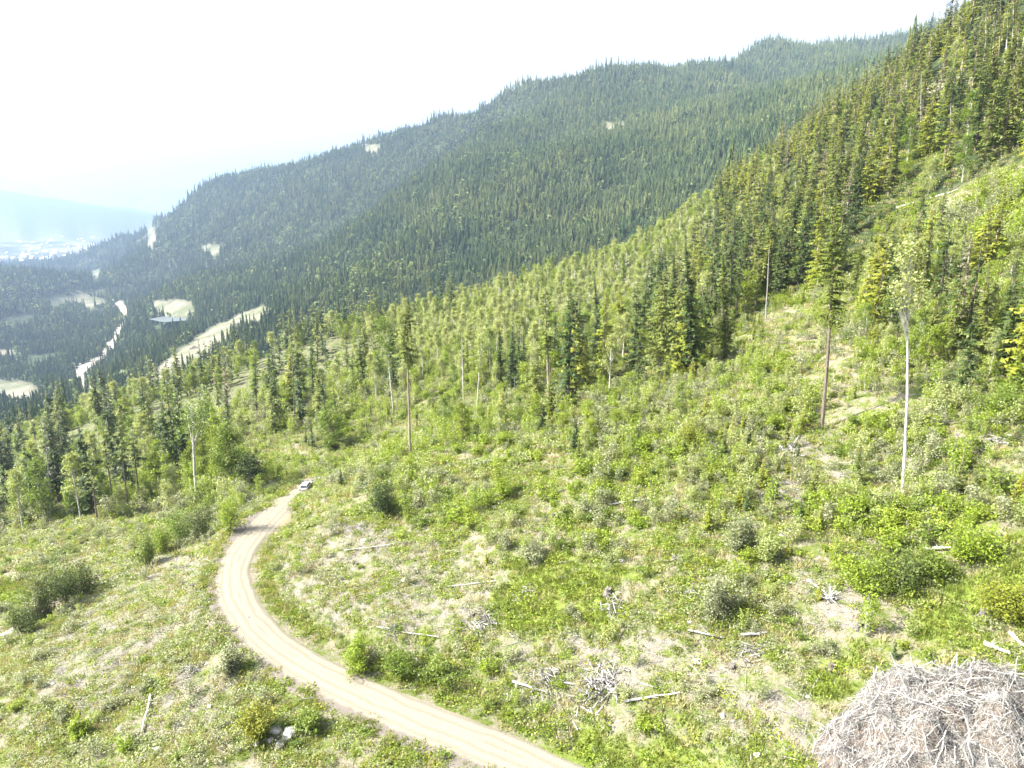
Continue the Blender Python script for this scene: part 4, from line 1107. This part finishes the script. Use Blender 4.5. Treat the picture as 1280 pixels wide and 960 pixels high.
for bx, by, tx, ty, R_m, mt, tx_ in ((626, 482, 624, 400, 2.6, M_con_dark, 'left dark conifer of the close trio at centre'), (640, 488, 641, 393, 2.6, M_con_dark, 'middle and tallest dark conifer of the close trio at centre'),
                              (653, 490, 655, 412, 2.4, M_con_dark, 'right dark conifer of the close trio at centre'), (672, 524, 668, 448, 3.0, M_con_olive, 'broad olive conifer below the dark trio at centre'),
                              (690, 520, 688, 462, 2.4, M_con_olive, 'smaller olive conifer leaning against the broad one at centre'),
                              (747, 442, 742, 336, 2.7, M_con_dark, 'tall dark conifer standing clear right of centre'), (841, 440, 842, 300, 2.8, M_con_dark, 'dark spire left of the pair below the tall stand'),
                              (862, 470, 856, 283, 3.4, M_con_dark, 'tallest dark spire right of the pair below the tall stand'), (905, 455, 903, 300, 3.0, M_con_olive, 'tall olive conifer at the lower corner of the tall stand'),
                              (1262, 470, 1268, 330, 3.0, M_con_dark, 'dark full conifer at the right edge of the photo'), (1228, 455, 1236, 325, 2.6, M_con_olive, 'olive full conifer just left of the dark one at the right edge'),
                              (735, 548, 735, 500, 1.9, M_con_lime, 'bright young fir in the thicket at centre right')):
    put('conifer_tree', bx, by, tx, ty, lambda H, l, D: conifer(H, .08, R_m, .5, 7, 5, lean=l), (M_bark_dark, mt), tx_, 'conifer')
put('conifer_tree', 1196, 442, 1216, 268, lambda H, l, D: conifer(H, .18, 1.9, .5, 5, 4, gap=.45, ragged=.5, lean=l, lower_dead=20, trunk_r=.24), (M_bark, M_con_dead), 'half dead sparse brown spire in the group at right', 'conifer')
put_snag(957, 402, 962, 305, M_deadwood, 'bare grey pole at the foot of the tall stand', .2, 14, .5, 1.2)
for i, (bx, by, h) in enumerate(((1218, 108, 70), (1228, 100, 88), (1238, 96, 72), (1246, 93, 95), (1255, 90, 80), (1262, 88, 100), (1269, 84, 84), (1277, 80, 96), (1200, 112, 66))):
    g = ground_px(bx, by)
    if g[3] < 600:
        put('conifer_tree', bx, by, bx + 5, by - h, lambda H, l, D: conifer(H, .55, 2.2, .7, 5, 4, gap=.2, ragged=.4, lean=l, trunk_r=.3), (M_birch if i % 3 else M_bark, M_con_olive),
            ['leftmost', 'second', 'third', 'fourth', 'fifth', 'sixth', 'seventh', 'rightmost', 'lone'][i] + ' tall pale trunked conifer behind the bare cut at top right', 'conifer', 'pale trunked conifers at the top right cut')
put_snag(1150, 180, 1152, 92, M_deadwood, 'tall grey dead pole in the upper right stand', .25, 16, .5, 1.2)
put_snag(1187, 200, 1189, 128, M_deadwood, 'pale dead pole above the slash line at upper right', .25, 12, .5, 1.2)

# big bushes with a place of their own
BUSH = [(62, 768, 66, 678, 3.2, M_leaf_dark, 'tallest alder bush in the line by the lower track', 1), (86, 756, 90, 688, 2.8, M_leaf_dark, 'second alder bush in the line by the lower track', 1), (106, 742, 110, 692, 2.4, M_leaf_dark, 'right end alder bush in the line by the lower track', 1),
        (30, 792, 34, 740, 2.3, M_leaf_dark, 'low left bush below the line by the lower track', 1), (44, 776, 48, 728, 1.8, M_leaf_grey, 'grey bush in the gap of the line by the lower track', 1),
        (255, 672, 258, 608, 3.0, M_leaf_dark, 'big green bush on the left bank of the turning place', 1), (287, 664, 288, 606, 2.7, M_leaf_bright, 'bright bush right at the left edge of the turning place', 1), (228, 676, 228, 626, 2.6, M_leaf_green, 'mid green bush left of the turning place', 1),
        (205, 690, 205, 645, 2.5, M_leaf_bright, 'bright bush beyond the lower track', 1), (185, 706, 183, 655, 1.9, M_leaf_green, 'dark stemmed bush beside the lower track', 1), (301, 632, 301, 598, 2.4, M_leaf_grey, 'silvery bush at the foot of the large willow', 1),
        (480, 642, 474, 588, 2.3, M_con_dark, 'dark green bush alone on the slope right of the parked car', 1), (1118, 738, 1116, 668, 3.0, M_leaf_dark, 'large dark bush below the white aspen trunk', 1), (1085, 735, 1083, 690, 2.4, M_leaf_bright, 'bright bush left of the large dark bush at right', 1),
        (1168, 722, 1170, 680, 2.3, M_leaf_green, 'green bush right of the large dark bush', 1), (1215, 700, 1218, 640, 2.8, M_leaf_bright, 'bright wide bush near the right edge above the grassy track', 1), (1262, 772, 1262, 722, 2.3, M_con_lime, 'yellow green bush at the right edge above the brush pile', 1),
        (668, 700, 666, 668, 1.8, M_leaf_grey, 'small grey green bush above the bright grass patch', 1), (320, 920, 318, 876, 1.7, M_con_lime, 'yellowish round bush left of the white boulders', 1), (388, 912, 388, 880, 1.3, M_leaf_green, 'green bush right of the white boulders', 1),
        (445, 838, 442, 798, 1.8, M_leaf_bright, 'left bush of the clump by the inner road edge', 1), (505, 845, 503, 806, 2.0, M_leaf_green, 'middle bush of the clump by the inner road edge', 1), (548, 855, 548, 818, 1.8, M_leaf_green, 'right bush of the clump by the inner road edge', 1),
        (288, 842, 286, 800, 1.6, M_leaf_grey, 'grey green bush at the outer edge of the road bend', 1), (100, 920, 98, 892, 1.0, M_leaf_bright, 'vivid green bush on the pale slope at lower left', 1), (626, 622, 624, 566, 1.7, M_leaf_bright, 'upright bright bush on the middle slope', 1),
        (865, 560, 862, 512, 2.0, M_con_lime, 'yellow green bush on the slope under the dark spires', 1), (925, 690, 922, 640, 1.7, M_leaf_grey, 'tall grey willow bush on the right middle slope', 1), (960, 700, 958, 645, 1.5, M_leaf_pale, 'pale upright bush right of the tall grey willow bush', 1),
        (1245, 520, 1250, 470, 3.0, M_leaf_green, 'dark round bush by the bare soil at the right edge', 1), (1180, 510, 1182, 470, 2.4, M_leaf_pale, 'pale bush left of the bare soil at right', 1), (900, 770, 900, 705, 2.0, M_leaf_grey, 'large grey leaved willow in the centre right foreground', 1)]
for bx, by, tx, ty, R_m, mt, tx_, _ in BUSH:
    def bld(H, l, D, R_m=R_m):
        a = bushy(H * .95, R_m, int(14 + 9 * R_m), 95, .17)
        return a
    put('bush', bx, by, tx, ty, bld, (M_bark_dark, mt), tx_, 'bush')

# ------------------------------------------------------------------ stumps, logs, boulders
def stump_mesh(i):
    h = .55 + .35 * rng.random(); r = .38 + .15 * rng.random(); n = 10
    a = np.arange(n) * 2 * math.pi / n
    rings = []
    for z, k_ in ((-.2, 1.7), (.12, 1.2), (h * .6, 1.0), (h, .95)):
        rad = r * k_ * (1 + .16 * rng.normal(size=n) * (1.4 if z < .2 else .6)); rings.append(np.stack([np.cos(a) * rad, np.sin(a) * rad, z + (.1 * rng.normal(size=n) if z == h else 0 * a)], 1))
    T = []
    for r0, r1 in zip(rings[:-1], rings[1:]):
        for j in range(n): k2 = (j + 1) % n; T += [(r0[j], r0[k2], r1[k2]), (r0[j], r1[k2], r1[j])]
    mi = [0] * len(T); c = rings[-1].mean(0)
    for j in range(n): T.append((rings[-1][j], rings[-1][(j + 1) % n], c)); mi.append(1)
    for j in range(4):
        b = rng.random() * 6.283; T2 = tube([(math.cos(b) * r * .8, math.sin(b) * r * .8, .12), (math.cos(b) * r * 2.2, math.sin(b) * r * 2.2, -.1)], [.12, .04], 4); T += list(T2); mi += [0] * len(T2)
    return tri_mesh('stump', np.array(T), [M_wood_brown, M_wood_brown], mi)
STM = [stump_mesh(i) for i in range(4)]
ST_PX = [(1074, 784, 'dark stump on the grass above the brush pile'), (843, 700, 'stump in the grey green brush at centre right'), (1093, 552, 'stump on the bare ground between the two tall trunks'), (446, 706, 'stump on the slashy bank above the road'), (1230, 770, 'stump at the right edge above the brush pile'),
         (1000, 395, 'upper stump on the bare patch below the tall stand'), (1015, 435, 'lower stump on the bare patch below the tall stand'), (590, 770, 'stump among twigs inside the road bend'), (760, 742, 'stump at the right corner of the bright grass patch'), (668, 862, 'stump in the slash patch in the foreground'),
         (1040, 835, 'low stump left of the brush pile top'), (915, 835, 'stump right of the foreground slash patch'), (130, 790, 'stump on the pale slope at lower left'), (520, 716, 'stump on the bank right of the road bend'), (1145, 585, 'stump at the foot of the white aspen trunk'), (980, 760, 'stump left of the upturned roots'),
         (240, 735, 'stump on the slope just left of the road')]
for i, (a, b, t) in enumerate(ST_PX):
    g = ground_px(a, b); tag(link('tree_stump', STM[i % 4], None, (g[0], g[1], g[2] - .02), (0, 0, i * 1.3), (.6 + .08 * (i % 3),) * 3), t, 'stump', 'stumps left in the clearing')
def log_between(a, b, r, mat, label, group='fallen logs in the clearing'):
    A, B = ground_px(*a), ground_px(*b)
    A, B = np.array(A[:3]), np.array(B[:3]); L = np.linalg.norm(B - A)
    if L > 9: B = A + (B - A) * (6 + 3 * rng.random()) / L; L = 8.0; B[2] = hz(B[:1], B[1:2])[0]
    M = (A + B) / 2
    t = np.linspace(0, 1, 6)[:, None]; P = A + (B - A) * t - M; P[:, :2] += rng.normal(size=(6, 2)) * L * .008
    zz = hz(P[:, 0] + M[0], P[:, 1] + M[1]) - M[2]; P[:, 2] = .5 * P[:, 2] + .5 * zz + r * 1.2 + .12
    T = [tube(P, r * (1 - .5 * t[:, 0]), 8, .15)]
    e = empty('fallen_log', M); tag(e, label, 'log', group)
    link('trunk', tri_mesh('log_trunk', np.concatenate(T), [mat]), e)
    B_ = []
    for i in range(5):
        f = .2 + .75 * rng.random(); p0 = P[0] + (P[-1] - P[0]) * f; d = unit(np.array([rng.normal(), rng.normal(), abs(rng.normal()) * .8]))
        B_.append(tube([p0, p0 + d * (.3 + .5 * rng.random())], [r * .25, .01], 4, cap=False))
    link('branch_stubs', tri_mesh('log_stubs', np.concatenate(B_), [mat]), e)['kind'] = 'stuff'
LOGS = [((190, 870), (172, 938), .15, M_deadwood_w, 'pale straight log lying downhill at lower left'), ((735, 638), (818, 624), .16, M_deadwood_w, 'long pale log lying across the middle slope'), ((690, 645), (742, 633), .12, M_deadwood, 'thin grey log left of the long pale log on the middle slope'),
        ((470, 786), (560, 800), .10, M_deadwood, 'grey pole lying above the bushes inside the road bend'), ((300, 815), (205, 745), .10, M_wood_brown, 'brown pole on the pale slope left of the road'), ((640, 855), (690, 870), .14, M_deadwood_w, 'short pale log in the foreground slash patch'),
        ((925, 797), (958, 794), .16, M_deadwood, 'short grey log in the shrubs at centre right'), ((1155, 690), (1188, 688), .2, M_deadwood_w, 'white log in front of the green bush at right'), ((1230, 808), (1262, 822), .2, M_deadwood_w, 'pale log on the grass right above the brush pile'),
        ((1262, 795), (1279, 812), .18, M_deadwood_w, 'short white log at the right edge above the brush pile'), ((1165, 535), (1212, 527), .12, M_wood_brown, 'dark curved branch on the bare soil at right'), ((1195, 545), (1260, 585), .16, M_wood_brown, 'brown log sunk in the bare soil at the right edge'),
        ((935, 600), (970, 608), .12, M_deadwood_w, 'pale log on the slope left of the leaning conifer'), ((975, 575), (1000, 545), .10, M_deadwood_w, 'white stick pile log below the leaning conifer'), ((860, 790), (905, 800), .12, M_deadwood, 'grey log along the top of the foreground slash patch'),
        ((120, 735), (170, 712), .14, M_deadwood_w, 'pale log along the lower track'), ((345, 675), (352, 700), .1, M_wood_brown, 'brown branch on the right road edge by the turning place'), ((430, 690), (500, 680), .1, M_deadwood_w, 'white pole on the slashy bank above the road'),
        ((560, 735), (620, 728), .1, M_deadwood_w, 'white pole left of the bright grass patch'), ((780, 880), (850, 868), .12, M_deadwood_w, 'long white pole at the lower edge of the foreground slash patch'), ((1010, 728), (1045, 752), .13, M_deadwood_w, 'white log leaning on the upturned roots'),
        ((1120, 262), (1165, 248), .3, M_deadwood_w, 'left pale log of the slash line at upper right'), ((1170, 248), (1215, 232), .3, M_deadwood_w, 'middle pale log of the slash line at upper right'), ((1215, 232), (1270, 212), .35, M_deadwood_w, 'right pale log of the slash line at upper right'),
        ((1160, 118), (1195, 106), .35, M_deadwood, 'grey log below the bare cut at top right'), ((1225, 118), (1262, 100), .4, M_deadwood_w, 'thick white log below the cut at top right'), ((20, 486), (26, 486), .1, M_deadwood, '')]
for a, b, r, m_, t in LOGS:
    if t: log_between(a, b, r, m_, t)
def upturned():
    g = ground_px(1036, 752); T = []
    for i in range(40):
        a = rng.random() * 6.283; e_ = rng.random() * 1.4 - .1; L = .35 + .9 * rng.random() ** 1.5; d = np.array([math.cos(a) * math.cos(e_), math.sin(a) * math.cos(e_), math.sin(e_)])
        q = d * L * .5 + rng.normal(size=3) * .12
        T.append(tube([d * .15, q, d * L + rng.normal(size=3) * .25], [.11, .06, .02], 5, .2))
    tag(link('upturned_roots', tri_mesh('roots', np.concatenate(T), [M_deadwood_w]), None, (g[0], g[1], g[2] + .3)), 'bleached upturned root mass sticking out of the shrubs above the brush pile', 'root mass')
upturned()
def boulder(sx, sy, sz, seed):
    bm = bmesh.new(); bmesh.ops.create_icosphere(bm, subdivisions=3, radius=1)
    r = np.random.default_rng(seed); pl = [(unit(r.normal(size=3)), .62 + .3 * r.random()) for _ in range(14)]
    for v in bm.verts:
        c = np.array(v.co)
        for nn, dd in pl:
            o_ = c @ nn - dd
            if o_ > 0: c = c - nn * o_ * .9
        v.co = c * (1 + .02 * r.normal()) * [sx, sy, sz]
    me = bpy.data.meshes.new('boulder'); bm.to_mesh(me); bm.free(); me.materials.append(M_rock); return me
RK = [(344, 914, .75, 'left white boulder of the cluster outside the road bend'), (362, 918, .95, 'largest white boulder right in the cluster outside the road bend'), (350, 932, .55, 'small boulder below the two white ones outside the road bend'), (338, 926, .4, 'smallest boulder at the left of the white cluster'),
      (372, 932, .4, 'small pale rock under the largest white boulder'), (871, 828, .55, 'pale flat rock right of the foreground slash patch'), (1110, 652, .5, 'pale rock left of the white aspen foot'), (903, 896, .35, 'small pale rock in the grass left of the brush pile'), (262, 884, .35, 'pale rock on the slope at lower left'),
      (1010, 872, .3, 'small rock at the left foot of the brush pile'), (310, 772, .3, 'dark stone at the outer road edge'), (1272, 770, .5, 'grey rock at the right edge below the yellow green bush'), (560, 690, .4, 'rock on the bank inside the road bend'), (150, 912, .35, 'pale rock near the straight log at lower left'),
      (8, 796, .9, 'pale rock at the left edge by the lower track')]
for i, (a, b, s_, t) in enumerate(RK):
    g = ground_px(a, b); tag(link('boulder', boulder(s_, s_ * .8, s_ * .62, 30 + i), None, (g[0], g[1], g[2] + s_ * .2), (0, 0, i * 1.1)), t, 'boulder', 'boulders and rocks')

rk = [boulder(.34, .27, .2, 90), boulder(.3, .3, .22, 91), boulder(.4, .26, .2, 92)]
seen = set()
for i in range(90):
    a, b = 20 + 1240 * rng.random(), 560 + 390 * rng.random(); w = where_txt(a, b)
    g = ground_px(a, b)
    if w in seen or road_dist(np.array([g[0]]), np.array([g[1]]))[0][0] < 5 or not off_pile(g[0], g[1]): continue
    seen.add(w); s_ = .6 + .8 * rng.random()
    tag(link('small_rock', rk[i % 3], None, (g[0], g[1], g[2] + .06), (0, 0, i), (s_,) * 3), 'small pale rock lying ' + w, 'rock', 'small rocks strewn in the clearing')

# ------------------------------------------------------------------ the big brush pile
def brush_pile():
    e = empty('brush_pile', PILE[:3]); tag(e, 'huge heap of bleached branches and slash in the lower right corner', 'brush pile')
    H = 4.3; R = PILE_R
    def dome(a, r):      # r 0..1
        rad = R * (1 + .10 * np.sin(2 * a + .6) + .06 * np.sin(5 * a)) * r
        x, y = rad * np.cos(a), rad * np.sin(a)
        h = H * (1 - r ** 2.0) ** .85 * (1 + .10 * np.sin(3 * a + 2)) + 1.5 * fbm(x / 1.7 + 5, y / 1.7, 3, 301)
        return x, y, h + hz(x + PILE[0], y + PILE[1]) - PILE[2] - .1
    a, r = np.meshgrid(np.linspace(0, 2 * math.pi, 65), np.linspace(0, 1, 24), indexing='ij')
    x, y, z = dome(a, r); z = z - .28
    i = np.arange(64)[:, None] * 24 + np.arange(23)[None]
    F = np.stack([i, i + 1, i + 25, i + 24], -1).reshape(-1, 4)
    link('mound', mesh_from('mound', np.stack([x, y, z], -1).reshape(-1, 3), F, [M_bark_dark], smoothf=True), e)  # core coloured dark so the gaps between branches read as shaded
    def surf(n, rmin=0):
        a = rng.random(n) * 6.2832; r = (rmin + (1 - rmin) * rng.random(n)) ** .5 * .99
        x, y, z = dome(a, r); x1, y1, z1 = dome(a, r + .01); x2, y2, z2 = dome(a + .02, r)
        u = unit(np.stack([x1 - x, y1 - y, z1 - z], 1)); v = unit(np.stack([x2 - x, y2 - y, z2 - z], 1) + 1e-6)
        nn = unit(np.cross(u, v)); nn *= np.sign(nn[:, 2:3] + 1e-9)
        ang = rng.normal(size=(n, 1)) * .75 + np.where(rng.random((n, 1)) < .35, 1.57, 0)
        d = unit(u * np.cos(ang) + v * np.sin(ang) + nn * rng.normal(size=(n, 1)) * .22)
        return np.stack([x, y, z], 1), d, nn
    # twigs: slim 3-sided rods, all joined
    n = 19000; P, d, nn = surf(n); L = (.2 + .75 * rng.random(n) ** 2)[:, None]; w = (.009 + .017 * rng.random(n) ** 2)[:, None]
    P = P + nn * (rng.random((n, 1)) * .6 - .36)
    A, B = P - d * L, P + d * L
    s1 = unit(np.cross(d, rng.normal(size=(n, 3)))); s2 = np.cross(d, s1)
    c = [s1 * w, (-.5 * s1 + .87 * s2) * w, (-.5 * s1 - .87 * s2) * w]
    T = []
    for j in range(3):
        k2 = (j + 1) % 3
        T.append(np.stack([A + c[j], A + c[k2], B + c[k2] * .5], 1)); T.append(np.stack([A + c[j], B + c[k2] * .5, B + c[j] * .5], 1))
    mi = np.tile(rng.choice(3, n, p=[.26, .42, .32]), 6)
    tw = link('twigs', tri_mesh('twigs', np.concatenate(T), [M_deadwood_w, M_deadwood, M_wood_brown], mi), e); tw['kind'] = 'stuff'
    BR = [tri_mesh('branch', stick(L, r_, m_, 6, 4, .05), [m_]) for L, r_, m_ in ((2.2, .045, M_deadwood_w), (2.8, .055, M_deadwood), (1.6, .05, M_deadwood), (2.4, .035, M_deadwood_w), (1.7, .07, M_wood_brown), (3.2, .06, M_deadwood), (2.2, .045, M_deadwood), (1.3, .035, M_wood_brown))]
    P, d, nn = surf(285); P = P + nn * (rng.random((285, 1)) * .35 - .04)
    for k_ in range(285):
        q = Vector(d[k_]).to_track_quat('X', 'Z')
        o = link('branch', BR[k_ % 8], e, P[k_]); o.rotation_mode = 'QUATERNION'; o.rotation_quaternion = q; s_ = .7 + .5 * rng.random(); o.scale = (s_,) * 3
    # a few poles standing out of the top
    for (px_, py_, tx, ty, m_) in ((1128, 842, 1113, 816, M_deadwood_w), (1196, 836, 1196, 818, M_deadwood_w), (1240, 852, 1252, 842, M_deadwood), (1085, 925, 1100, 950, M_wood_brown)):
        X0, Y0 = (px_ - 640) / FPX, -(py_ - 480) / FPX
        D = PILE[3] + 1.0; p0 = np.array(px_to_world(px_, py_ + 8, D)) - PILE[:3]; p1 = np.array(px_to_world(tx, ty, D)) - PILE[:3]
        link('branch', tri_mesh('pole', tube([p0 - (p1 - p0) * .5, p0, p1], [.07, .06, .04], 6, .1), [m_]), e)
brush_pile()
# smaller slash heaps
def heap(px_, py_, R, H, n, label, mats):
    g = ground_px(px_, py_); P = rng.normal(size=(n, 3)) * [R * .42, R * .42, 0]
    rad = np.hypot(P[:, 0], P[:, 1]) / R; P[:, 2] = H * np.clip(1 - rad ** 1.3, 0, 1) * rng.random(n) ** .6 + hz(P[:, 0] + g[0], P[:, 1] + g[1]) - g[2]
    T = []; mi = []
    for k_ in range(n):
        d = unit(rng.normal(size=3) * [1, 1, .35]); L = R * (.15 + .3 * rng.random()); t = tube([P[k_] - d * L, P[k_] + rng.normal(size=3) * .05, P[k_] + d * L], [R * .018 + .01, R * .014 + .01, .012], 4)
        T.append(t); mi += [int(rng.integers(len(mats)))] * len(t)
    tag(link('slash_heap', tri_mesh('slash_heap', np.concatenate(T), mats, mi), None, g[:3]), label, 'slash heap')
W2 = [M_deadwood_w, M_deadwood, M_wood_brown]
heap(682, 852, 1.9, 1.1, 90, 'spiky little slash heap in the foreground right of the road', W2)
heap(605, 778, 2.4, .8, 90, 'low grey slash heap inside the road bend', W2)
heap(490, 790, 1.4, .8, 50, 'small dark slash heap behind the clump of bushes by the road', [M_wood_brown, M_deadwood])
heap(765, 760, 2.0, .9, 70, 'slash heap beside the bright grass patch', W2)
heap(655, 742, 1.5, .6, 50, 'small slash heap at the left side of the bright grass patch', W2)
heap(240, 838, 1.7, .6, 60, 'flat slash heap on the slope outside the road bend', W2)
heap(935, 818, 1.8, .7, 60, 'slash heap on the grass left above the brush pile', W2)
heap(860, 745, 1.3, .6, 40, 'slash heap under the grey willow at centre right', W2)
heap(985, 565, 2.6, .8, 70, 'white slash heap below the leaning bare trunked conifer', W2)
heap(750, 855, 3.2, .6, 160, 'broad pale slash heap in the foreground centre', W2)
heap(450, 660, 2.2, .6, 70, 'slash heap on the bank above the turning place', W2)
heap(1240, 555, 2.6, .7, 60, 'slash heap on the bare soil at the right edge', W2)
heap(242, 436, 9, 4, 60, 'dark slash heap on the open strip in the valley', [M_wood_brown, M_bark_dark])

# ------------------------------------------------------------------ the parked car
def car():
    g = ground_px(383, 611); g2 = ground_px(393, 603)
    ang = math.atan2(g2[1] - g[1], g2[0] - g[0])
    e = empty('parked_car', (g[0], g[1], g[2] + .05), (0, 0, ang)); tag(e, 'silver car parked at the end of the gravel road', 'car')
    M_paint = plain('silver_paint', (.55, .57, .60), .25, .6); M_glass = plain('dark_car_glass', (.03, .035, .04), .05); M_tyre = plain('black_tyre', (.03, .03, .03), .8); M_rim = plain('grey_rim', (.4, .4, .42), .3, .8)
    M_hl = plain('headlamp_glass', (.8, .8, .78), .1); M_tl = plain('red_lamp', (.4, .02, .02), .2)
    W = .9
    def prism(prof, w, w2=None, bev=.06):
        bm = bmesh.new(); w2 = w2 or [w] * len(prof)
        L = [bm.verts.new((x, -a, z)) for (x, z), a in zip(prof, w2)]; Rv = [bm.verts.new((x, a, z)) for (x, z), a in zip(prof, w2)]
        bm.faces.new(L); bm.faces.new(Rv[::-1])
        n = len(prof)
        for i in range(n): bm.faces.new((L[i], Rv[i], Rv[(i + 1) % n], L[(i + 1) % n]))
        bmesh.ops.recalc_face_normals(bm, faces=bm.faces[:])
        if bev: bmesh.ops.bevel(bm, geom=bm.edges[:], offset=bev, segments=2, affect='EDGES', profile=.6)
        me = bpy.data.meshes.new('car_part'); bm.to_mesh(me); bm.free(); return me
    def add(name, me, mat, par=e, loc=(0, 0, 0)):
        me.materials.append(mat); return link(name, me, par, loc)
    add('body', prism([(-2.25, .35), (-2.3, .75), (-2.15, 1.0), (-1.9, 1.05), (.9, 1.05), (2.0, .92), (2.25, .72), (2.25, .35)], W), M_paint)
    add('roof', prism([(-2.05, 1.0), (-1.75, 1.5), (.15, 1.55), (.95, 1.0)], W, [.86, .68, .68, .86], .05), M_paint)
    add('windscreen', prism([(.24, 1.50), (.98, 1.04), (1.01, 1.06), (.27, 1.53)], .6, [.62, .76, .76, .62], 0), M_glass)
    add('rear_window', prism([(-1.84, 1.46), (-2.10, 1.06), (-2.13, 1.08), (-1.87, 1.48)], .6, [.6, .72, .72, .6], 0), M_glass)
    for s in (-1, 1):
        for x0, x1, x2, x3 in ((-1.80, -1.62, -.75, -.75), (-.68, -.68, .12, .72)):
            bm = bmesh.new(); yy = lambda z: s * (.885 - (z - 1.0) * .34)
            bm.faces.new([bm.verts.new((x, yy(z), z)) for x, z in ((x0, 1.1), (x1, 1.44), (x2, 1.44), (x3, 1.1))]); me = bpy.data.meshes.new('pane'); bm.to_mesh(me); bm.free()
            add('side_window', me, M_glass)
        add('headlight', prism([(2.2, .68), (2.29, .68), (2.27, .82), (2.18, .82)], .14, None, .01), M_hl, e, (0, s * .65, 0))
        add('tail_light', prism([(-2.33, .78), (-2.26, .78), (-2.22, .95), (-2.29, .95)], .12, None, .01), M_tl, e, (0, s * .7, 0))
        for x in (-1.4, 1.4):
            w_ = empty('wheel', (x, s * .84, .34)); w_.parent = e
            for nm, r_, d_, m_ in (('tyre', .34, .22, M_tyre), ('rim', .21, .25, M_rim)):
                bm = bmesh.new(); bmesh.ops.create_cone(bm, cap_ends=True, segments=20, radius1=r_, radius2=r_, depth=d_); bmesh.ops.rotate(bm, verts=bm.verts, cent=(0, 0, 0), matrix=Matrix.Rotation(math.pi / 2, 3, 'X'))
                me = bpy.data.meshes.new(nm); bm.to_mesh(me); bm.free(); me.materials.append(m_); link(nm, me, w_)
car()

# ------------------------------------------------------------------ the far town
def town():
    M_h = plain('pale_house_walls', (.7, .68, .64), .8); V = []; 
    n = 420; x = rng.normal(size=n) * 900 - 3600; y = 4300 + rng.random(n) * 4200; p, q, d = world_to_px(x, y, hz(x, y)); x, y = keep((p > -30) & (p < 120) & (q > 285), x, y)
    z = hz(x, y); T = []
    for a, b, c in zip(x, y, z):
        w, dd, h = 8 + 14 * rng.random() ** 3, 8 + 10 * rng.random(), 5 + 5 * rng.random()
        k_ = np.array([(a + i * w, b + j * dd, c + l * h - .5) for i in (-1, 1) for j in (-1, 1) for l in (0, 1)]); rg = [np.array([a - w, b, c + h * 1.5]), np.array([a + w, b, c + h * 1.5])]
        for f in ((0, 4, 5), (0, 5, 1), (2, 3, 7), (2, 7, 6), (0, 1, 3), (0, 3, 2), (4, 6, 7), (4, 7, 5)): T.append([k_[f[0]], k_[f[1]], k_[f[2]]])
        T += [[k_[1], k_[5], rg[1]], [k_[1], rg[1], rg[0]], [k_[3], rg[0], rg[1]], [k_[3], rg[1], k_[7]], [k_[1], rg[0], k_[3]], [k_[5], k_[7], rg[1]]]
    o = link('far_town', tri_mesh('far_town', np.array(T), [M_h])); tag(o, 'houses of the far town in the haze of the valley', 'town', kind='stuff')
town()

# ------------------------------------------------------------------ look-alikes that share a label are told apart by their order from left to right
def tell_apart():
    by = {}
    for o in scene.collection.objects:
        if o.parent is None and 'label' in o and 'category' in o and not o.get('kind'): by.setdefault(o['label'], []).append(o)
    ordn = ['leftmost', 'second from left', 'third from left', 'fourth from left', 'fifth from left', 'sixth from left', 'seventh from left']
    for lab, L in by.items():
        k_ = len(L)
        if k_ < 2 or k_ > 14: continue
        L.sort(key=lambda o: float(world_to_px(*o.location)[0]))
        for i, o in enumerate(L):
            w = ordn[i] if i < (k_ + 1) // 2 else ordn[k_ - 1 - i].replace('leftmost', 'rightmost').replace('left', 'right') if k_ - 1 - i > 0 else 'rightmost'
            if k_ == 2: w = ('left hand', 'right hand')[i]
            t = w + ' ' + lab
            if len(t.split()) <= 16: o['label'] = t
tell_apart()

# ------------------------------------------------------------------ the air: one closed box of even haze
if HAZE:
    bm = bmesh.new()
    lo = float(GZ.min()) - 1.0; hi = 1400.0
    bmesh.ops.create_cube(bm, size=1)
    bmesh.ops.scale(bm, vec=(86000, 86000, hi - lo), verts=bm.verts)
    bmesh.ops.translate(bm, vec=(0, 0, (hi + lo) / 2), verts=bm.verts)
    me = bpy.data.meshes.new('haze'); bm.to_mesh(me); bm.free()
    m = bpy.data.materials.new('haze_air'); m.use_nodes = True
    nt = m.node_tree; nt.nodes.remove(nt.nodes['Principled BSDF'])
    v = nt.nodes.new('ShaderNodeVolumePrincipled')
    v.inputs['Color'].default_value = (.33, .47, .74, 1); v.inputs['Density'].default_value = HAZE_D; v.inputs['Anisotropy'].default_value = .35
    nt.links.new(v.outputs[0], nt.nodes['Material Output'].inputs['Volume'])
    me.materials.append(m)
    hb = link('haze', me); hb['kind'] = 'stuff'
